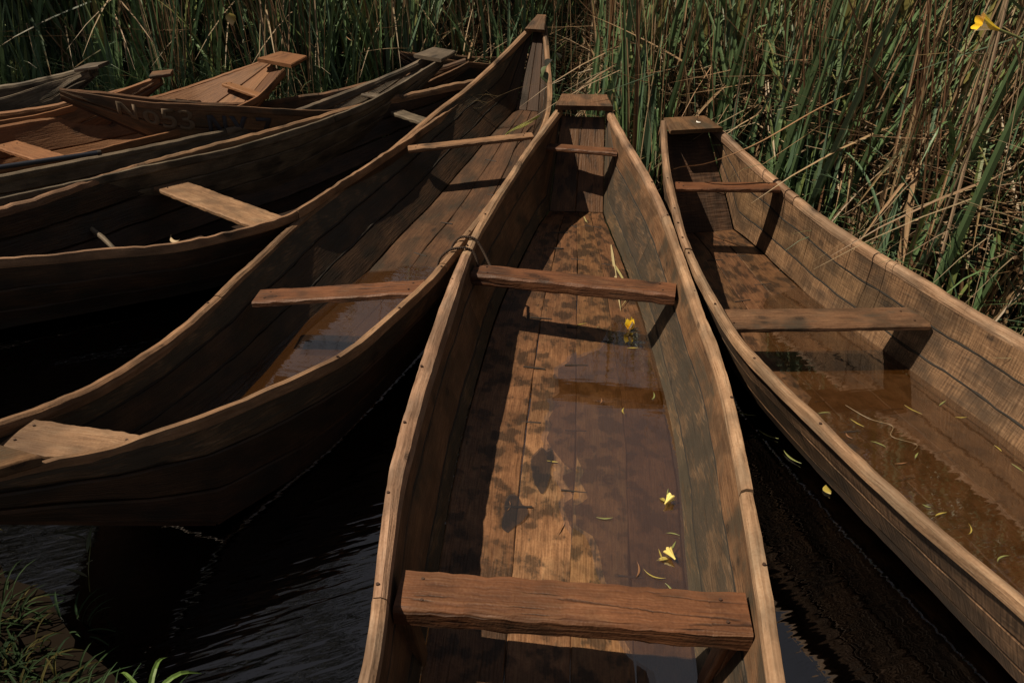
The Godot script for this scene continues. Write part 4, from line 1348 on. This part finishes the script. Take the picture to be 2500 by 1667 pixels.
func make_flowers() -> void:
	var mid: Dictionary = boats.middle
	# the whole blossom on the pool
	var t := thing("yellow_flower", "bright yellow blossom floating beyond the second thwart in the middle canoe", "flower", in_boat(mid, 2.16, 0.235, 0.064), 0.4)
	for k in 5:
		var o := put(leaf_mesh(0.042, 0.036, -0.03), "petal", mats.yellow, t)
		o.position = Vector3(0, 0.008, 0)
		o.rotation = Vector3(-0.5 - 0.2 * sin(k * 2.0), TAU * k / 5.0 + 0.3, 0.3)
	var c := put(flower_mesh(0.018, 0.022), "flower_throat", mats.yellow, t)
	c.rotation = Vector3(0.3, 0, 0.2)
	# fallen trumpets and petals along the right side
	var words := ["pale yellow blossom lying at the right edge of the pool, farthest from the near thwart", "pale yellow blossom at the right edge of the pool just beyond the near thwart", "pale yellow blossom under the near edge of the near thwart", "crumpled pale yellow blossom nearest the lower edge of the photo"]
	var at := [[0.98, 0.31], [0.73, 0.30], [0.16, 0.29], [0.03, 0.285]]
	for k in 4:
		var p: Vector3 = in_boat(mid, at[k][0], at[k][1], maxf(0.062, floor_y(mid, at[k][0], at[k][1])) + 0.012)
		var f := thing("fallen_blossom", words[k], "flower", p, rng.randf_range(0, TAU), "pale yellow blossoms in the middle canoe")
		var o := put(flower_mesh(0.016, 0.038), "flower_cup", mats.cream, f)
		o.rotation = Vector3(1.45, 0, 0)
		o.position = Vector3(0, 0.002, -0.02)
		var q := put(leaf_mesh(0.035, 0.014, 0.01), "petal", mats.leaf_yellow, f)
		q.position = Vector3(0.012, -0.008, 0.0)
		q.rotation.y = 1.0
	# the flowering twig that hangs in from the right
	var root := Vector3(2.62, 0.1, -1.55)
	var sh := thing("flowering_shrub", "shrub with narrow leaves and a yellow trumpet flower leaning in at upper right", "shrub", root)
	var way := [Vector3(0, 0, 0), Vector3(-0.1, 0.8, 0.05), Vector3(-0.35, 1.4, -0.05), Vector3(-0.8, 1.62, -0.25), Vector3(-1.2, 1.55, -0.42), Vector3(-1.42, 1.44, -0.44)]
	var cv := Curve3D.new()
	cv.bake_interval = 0.008
	for i in way.size():
		var tg: Vector3 = (way[mini(i + 1, way.size() - 1)] - way[maxi(i - 1, 0)]) * 0.2
		cv.add_point(way[i], -tg, tg)
	var pts := PackedVector3Array()
	var rad := PackedFloat32Array()
	var l := cv.get_baked_length()
	for i in 24:
		pts.append(cv.sample_baked(l * i / 23.0, true))
		rad.append(lerpf(0.016, 0.003, i / 23.0))
	put(tube(pts, rad, 7), "stem", mats.bark, sh)
	for k in 46:
		var f := rng.randf_range(0.35, 0.99)
		var o := put(leaf_mesh(rng.randf_range(0.07, 0.12), 0.010, 0.05), "leaf", mats.crown, sh)
		o.position = cv.sample_baked(l * f, true)
		o.rotation = Vector3(rng.randf_range(-0.7, 0.9), rng.randf_range(0, TAU), rng.randf_range(-0.5, 0.5))
	var fl := put(flower_mesh(0.021, 0.052), "flower", mats.yellow, sh)
	fl.position = way[5] + Vector3(-0.085, 0.035, 0.0)
	fl.rotation = Vector3(0, 0, 1.25)
	var stalk := PackedVector3Array([way[5], way[5] + Vector3(-0.04, 0.02, 0), fl.position])
	put(tube(stalk, PackedFloat32Array([0.003, 0.003, 0.0035]), 6), "flower_stalk", mats.leaf_green, sh)


func make_loose() -> void:
	var mid: Dictionary = boats.middle
	var rt: Dictionary = boats.right
	# long dead leaf bent over the right canoe's bow
	var o := put(arc_blade([Vector3(1.86, 0.95, -4.3), Vector3(1.55, 0.82, -4.22), Vector3(1.25, 0.68, -4.12), Vector3(1.0, 0.59, -4.08), Vector3(0.88, 0.52, -4.22), Vector3(0.80, 0.40, -4.42)], 0.022, Color(0.30, 0.18, 0.10), 30), "dry_reed_leaf", mats.blade, self)
	tag(o, "long dead reed leaf arched across the bow of the right-hand canoe", "reed leaf")
	var o2 := put(arc_blade([Vector3(2.3, 1.05, -4.15), Vector3(2.05, 1.02, -4.2), Vector3(1.9, 0.95, -4.3), Vector3(1.6, 0.68, -4.35), Vector3(1.25, 0.44, -4.3)], 0.016, Color(0.33, 0.22, 0.13), 24), "dry_reed_leaf", mats.blade, self)
	tag(o2, "tan broken reed stem slanting down to the right-hand canoe's side", "reed stem")
	var arcs := [
		[[Vector3(2.05, 0.1, -3.7), Vector3(1.98, 0.72, -3.62), Vector3(1.85, 0.96, -3.5), Vector3(1.73, 0.80, -3.4)], 0.030, "broad green leaf arching down beside the right-hand canoe between its thwarts"],
		[[Vector3(2.3, 0.1, -3.9), Vector3(2.12, 0.85, -4.0), Vector3(1.72, 1.06, -4.1), Vector3(1.3, 0.98, -4.15)], 0.026, "long green leaf bent level across the reeds above the right-hand canoe's bow"],
		[[Vector3(2.6, 0.2, -3.2), Vector3(2.45, 0.95, -3.2), Vector3(2.2, 1.12, -3.15), Vector3(1.97, 0.90, -3.1)], 0.032, "broad green leaf hooked over at the right edge under the yellow flower"],
		[[Vector3(1.25, 0.1, -5.1), Vector3(1.3, 0.85, -5.0), Vector3(1.45, 1.12, -4.95), Vector3(1.62, 0.88, -4.9)], 0.028, "green leaf hooked over right of the right-hand canoe's tip plate"],
	]
	for e in arcs:
		tag(put(arc_blade(e[0], e[1], Color(0.085, 0.15, 0.06), 24), "green_reed_leaf", mats.blade, self), e[2], "reed leaf")
	# straws lying in the middle canoe
	var f0: float = floor_y(mid, 2.9, 0.0) + 0.006
	var a := func(s: float, x: float, y: float) -> Vector3: return in_boat(mid, s, x, y)
	var o3 := put(arc_blade([in_boat(mid, 3.42, 0.02, 0.115), in_boat(mid, 3.1, 0.09, 0.09), in_boat(mid, 2.75, 0.2, 0.085), in_boat(mid, 2.5, 0.24, 0.08), in_boat(mid, 2.36, 0.20, 0.075)], 0.012, Color(0.30, 0.27, 0.12), 24), "reed_leaf", mats.blade, self)
	tag(o3, "curved green-brown reed leaf lying on the far floor of the middle canoe", "reed leaf")
	var o4 := put(arc_blade([in_boat(mid, 3.05, 0.17, 0.10), in_boat(mid, 2.7, 0.185, 0.082), in_boat(mid, 2.33, 0.20, 0.072)], 0.012, Color(0.36, 0.30, 0.17), 12), "reed_leaf", mats.blade, self)
	tag(o4, "straight straw-coloured leaf beside the curved one in the middle canoe", "reed leaf")
	# pale stem on the near floor
	var o5 := put(arc_blade([in_boat(mid, 0.17, 0.315, 0.065), in_boat(mid, 0.05, 0.31, 0.066), in_boat(mid, -0.08, 0.305, 0.066)], 0.016, Color(0.25, 0.24, 0.17), 8), "straw", mats.blade, self)
	tag(o5, "pale flat stem lying along the right side of the near floor", "straw")
	# grass seed head hanging over the diagonal canoe
	var sp := thing("grass_seed_head", "thin pale grass stem with a feathery head over the diagonal canoe's bow", "grass", Vector3(0.45, 0.62, -5.5))
	var stem := [Vector3(0.12, -0.1, 0.1), Vector3(-0.05, 0.03, 0.0), Vector3(-0.3, 0.02, -0.1), Vector3(-0.52, -0.06, -0.15), Vector3(-0.68, -0.16, -0.16)]
	put(arc_blade(stem, 0.006, Color(0.42, 0.33, 0.22), 20), "stem", mats.blade, sp)
	for k in 7:
		var r: Vector3 = stem[3].lerp(stem[4], k / 7.0)
		put(arc_blade([r, r + Vector3(-0.06, 0.02 * (k % 3), 0.02), r + Vector3(-0.12 - 0.02 * (k % 2), 0.05 - 0.03 * (k % 3), 0.03)], 0.004, Color(0.42, 0.34, 0.2), 6), "spike", mats.blade, sp)
	var sp2 := thing("grass_sprig", "green and straw grass sprig lying inside the diagonal canoe's bow", "grass", Vector3(0.05, 0.36, -5.45))
	for k in 9:
		var q := Vector3(0.02 * k - 0.05, 0.02, -0.03 * k)
		put(arc_blade([Vector3(0.14, 0.08, -0.14), q, Vector3(-0.12 + 0.02 * k, 0.0, 0.16 - 0.04 * k)], 0.006, Color(0.30, 0.28, 0.08) if k % 2 else Color(0.18, 0.25, 0.05), 10), "blade", mats.blade, sp2)
	# vine leaves at the tall bow
	var v := thing("vine", "small heart-leaved vine hanging at the tall bow of the diagonal canoe", "vine", Vector3(0.24, 0.78, -5.62))
	put(arc_blade([Vector3(0.12, 0.12, -0.05), Vector3(0.06, 0.08, 0.0), Vector3(0.0, 0.0, 0.02), Vector3(-0.02, -0.06, 0.03)], 0.005, Color(0.10, 0.14, 0.04), 10), "stem", mats.blade, v)
	for k in 4:
		var lf := put(leaf_mesh(0.07, 0.06, 0.03), "leaf", mats.crown, v)
		lf.position = Vector3(0.05 - 0.03 * k, 0.06 - 0.04 * k, 0.01 * k)
		lf.rotation = Vector3(0.5, k * 1.4 + 2.6, 0.3)
	# stick and curled leaf in the dark canoe
	var dk: Dictionary = boats.dark
	var st := thing("stick", "short stick leaning inside the dark wide canoe", "stick", in_boat(dk, 0.51, -0.2, 0.2))
	var rot: Basis = (dk.node as Node3D).transform.basis
	put(tube(PackedVector3Array([rot * Vector3(-0.14, 0.03, 0.0), rot * Vector3(0.0, 0.012, 0.004), rot * Vector3(0.10, 0.0, 0.0), rot * Vector3(0.22, -0.03, -0.002)]), PackedFloat32Array([0.013, 0.014, 0.014, 0.012]), 8), "shaft", wood.grey, st)
	var cl := put(sliver(0.10, 0.02, 2.6, mats.straw), "curled_leaf", mats.straw, self)
	cl.position = in_boat(dk, 0.87, -0.1, 0.07)
	cl.rotation = Vector3(0.2, 1.0, 0.6)
	tag(cl, "curled dry leaf on the floor of the dark wide canoe", "leaf")
	# bird dropping on the right canoe's tip plate
	var dr := put(sliver(0.035, 0.016, 0.7, mats.white), "bird_dropping", mats.white, self)
	dr.position = in_boat(rt, 2.73, 0.04, 0.638)
	dr.rotation.y = 0.5
	tag(dr, "white bird dropping on the tip plate of the right-hand canoe", "dropping")
	# scraps on the river between the two near canoes
	var ws := put(sliver(0.05, 0.03, 0.8, mats.leaf_yellow), "floating_petal", mats.leaf_yellow, self)
	ws.position = Vector3(1.105, 0.004, -2.24)
	tag(ws, "yellow petal floating on black water beside the right-hand canoe", "petal")
	for k in 3:
		var w2 := put(sliver(0.09, 0.009, 0.8, mats.leaf_green), "floating_leaf", mats.leaf_green, self)
		w2.position = Vector3(1.03 - 0.05 * k, 0.004, -2.42 - 0.14 * k)
		w2.rotation.y = 0.5 + 0.3 * k
		tag(w2, "green leaf on the black water by the right-hand canoe, %s" % ["nearest of three", "middle of three", "farthest of three"][k], "leaf", "leaves floating beside the right-hand canoe")
	# hair-like root threads in the right canoe
	var th := put(arc_blade([in_boat(rt, 0.72, -0.09, 0.071), in_boat(rt, 0.62, -0.05, 0.071), in_boat(rt, 0.56, 0.01, 0.071), in_boat(rt, 0.50, -0.03, 0.071), in_boat(rt, 0.44, 0.03, 0.071), in_boat(rt, 0.41, 0.0, 0.071)], 0.0013, Color(0.2, 0.15, 0.09), 60), "root_thread", mats.blade, self)
	tag(th, "pale wavy root thread on the water in the right-hand canoe", "root")
	# yellow vine leaves in the reeds at the upper left
	for k in 2:
		var e: Array = [[Vector3(-1.95, 1.02, -6.05), "small yellow heart-shaped leaf in the dark reeds left of the orange canoe's plate"], [Vector3(-1.72, 1.20, -6.05), "yellow-green vine leaf at the top edge above the orange canoe's plate"]][k]
		var lf := put(leaf_mesh(0.075, 0.07, 0.03), "vine_leaf", mats.leaf_yellow if k == 0 else mats.leaf_green, self)
		lf.position = e[0]
		lf.rotation = Vector3(1.1, 0.6, 0.2)
		tag(lf, e[1], "leaf")


func make_near_bank() -> void:
	var xs: Array[Transform3D] = []
	var cols := []
	for i in 420:
		var x := rng.randf_range(-2.6, -0.85)
		var z := rng.randf_range(-2.1, -0.8)
		var e := near_bank(x, z)
		if e < -0.04 or e > 0.9: continue
		var s := rng.randf_range(0.5, 1.0)
		xs.append(Transform3D(Basis.from_euler(Vector3(0, rng.randf_range(0, TAU), 0)).scaled(Vector3(s, s, s)), Vector3(x, ground_y(x, z) - 0.005, z)))
		cols.append(Color.WHITE * rng.randf_range(0.7, 1.3))
	var o := multi(tuft("low", 10), xs, cols)
	o.name = "bank_grass"
	o.material_override = mats.bank_blade
	add_child(o)
	tag(o, "low green grass on the muddy bank at the lower left corner", "grass", "", "stuff")
	var wd := thing("weed_stem", "single upright weed stem with narrow leaves standing in the water at the lower left", "weed", Vector3(-1.28, -0.02, -1.78))
	put(arc_blade([Vector3(0, 0, 0), Vector3(0.02, 0.1, 0.0), Vector3(0.05, 0.21, -0.01), Vector3(0.06, 0.26, -0.01)], 0.008, Color(0.12, 0.14, 0.05), 12), "stem", mats.blade, wd)
	for k in 4:
		var lf := put(leaf_mesh(0.075, 0.012, 0.01), "leaf", mats.crown, wd)
		lf.position = Vector3(0.012 + 0.012 * k, 0.08 + 0.05 * k, 0)
		lf.rotation = Vector3(-0.9, -1.3 + k * 2.2, 0.0)
	var gt := thing("grass_tuft", "bright arching grass tuft at the bottom edge left of the middle canoe", "grass", Vector3(-0.93, 0.0, -1.36))
	for k in 7:
		var a := k * 0.9 + 0.2
		put(arc_blade([Vector3(0, 0, 0), Vector3(cos(a) * 0.03, 0.07, sin(a) * 0.03), Vector3(cos(a) * 0.09, 0.09, sin(a) * 0.09), Vector3(cos(a) * 0.14, 0.05, sin(a) * 0.14)], 0.013, Color(0.10, 0.17, 0.04), 10), "blade", mats.blade, gt)
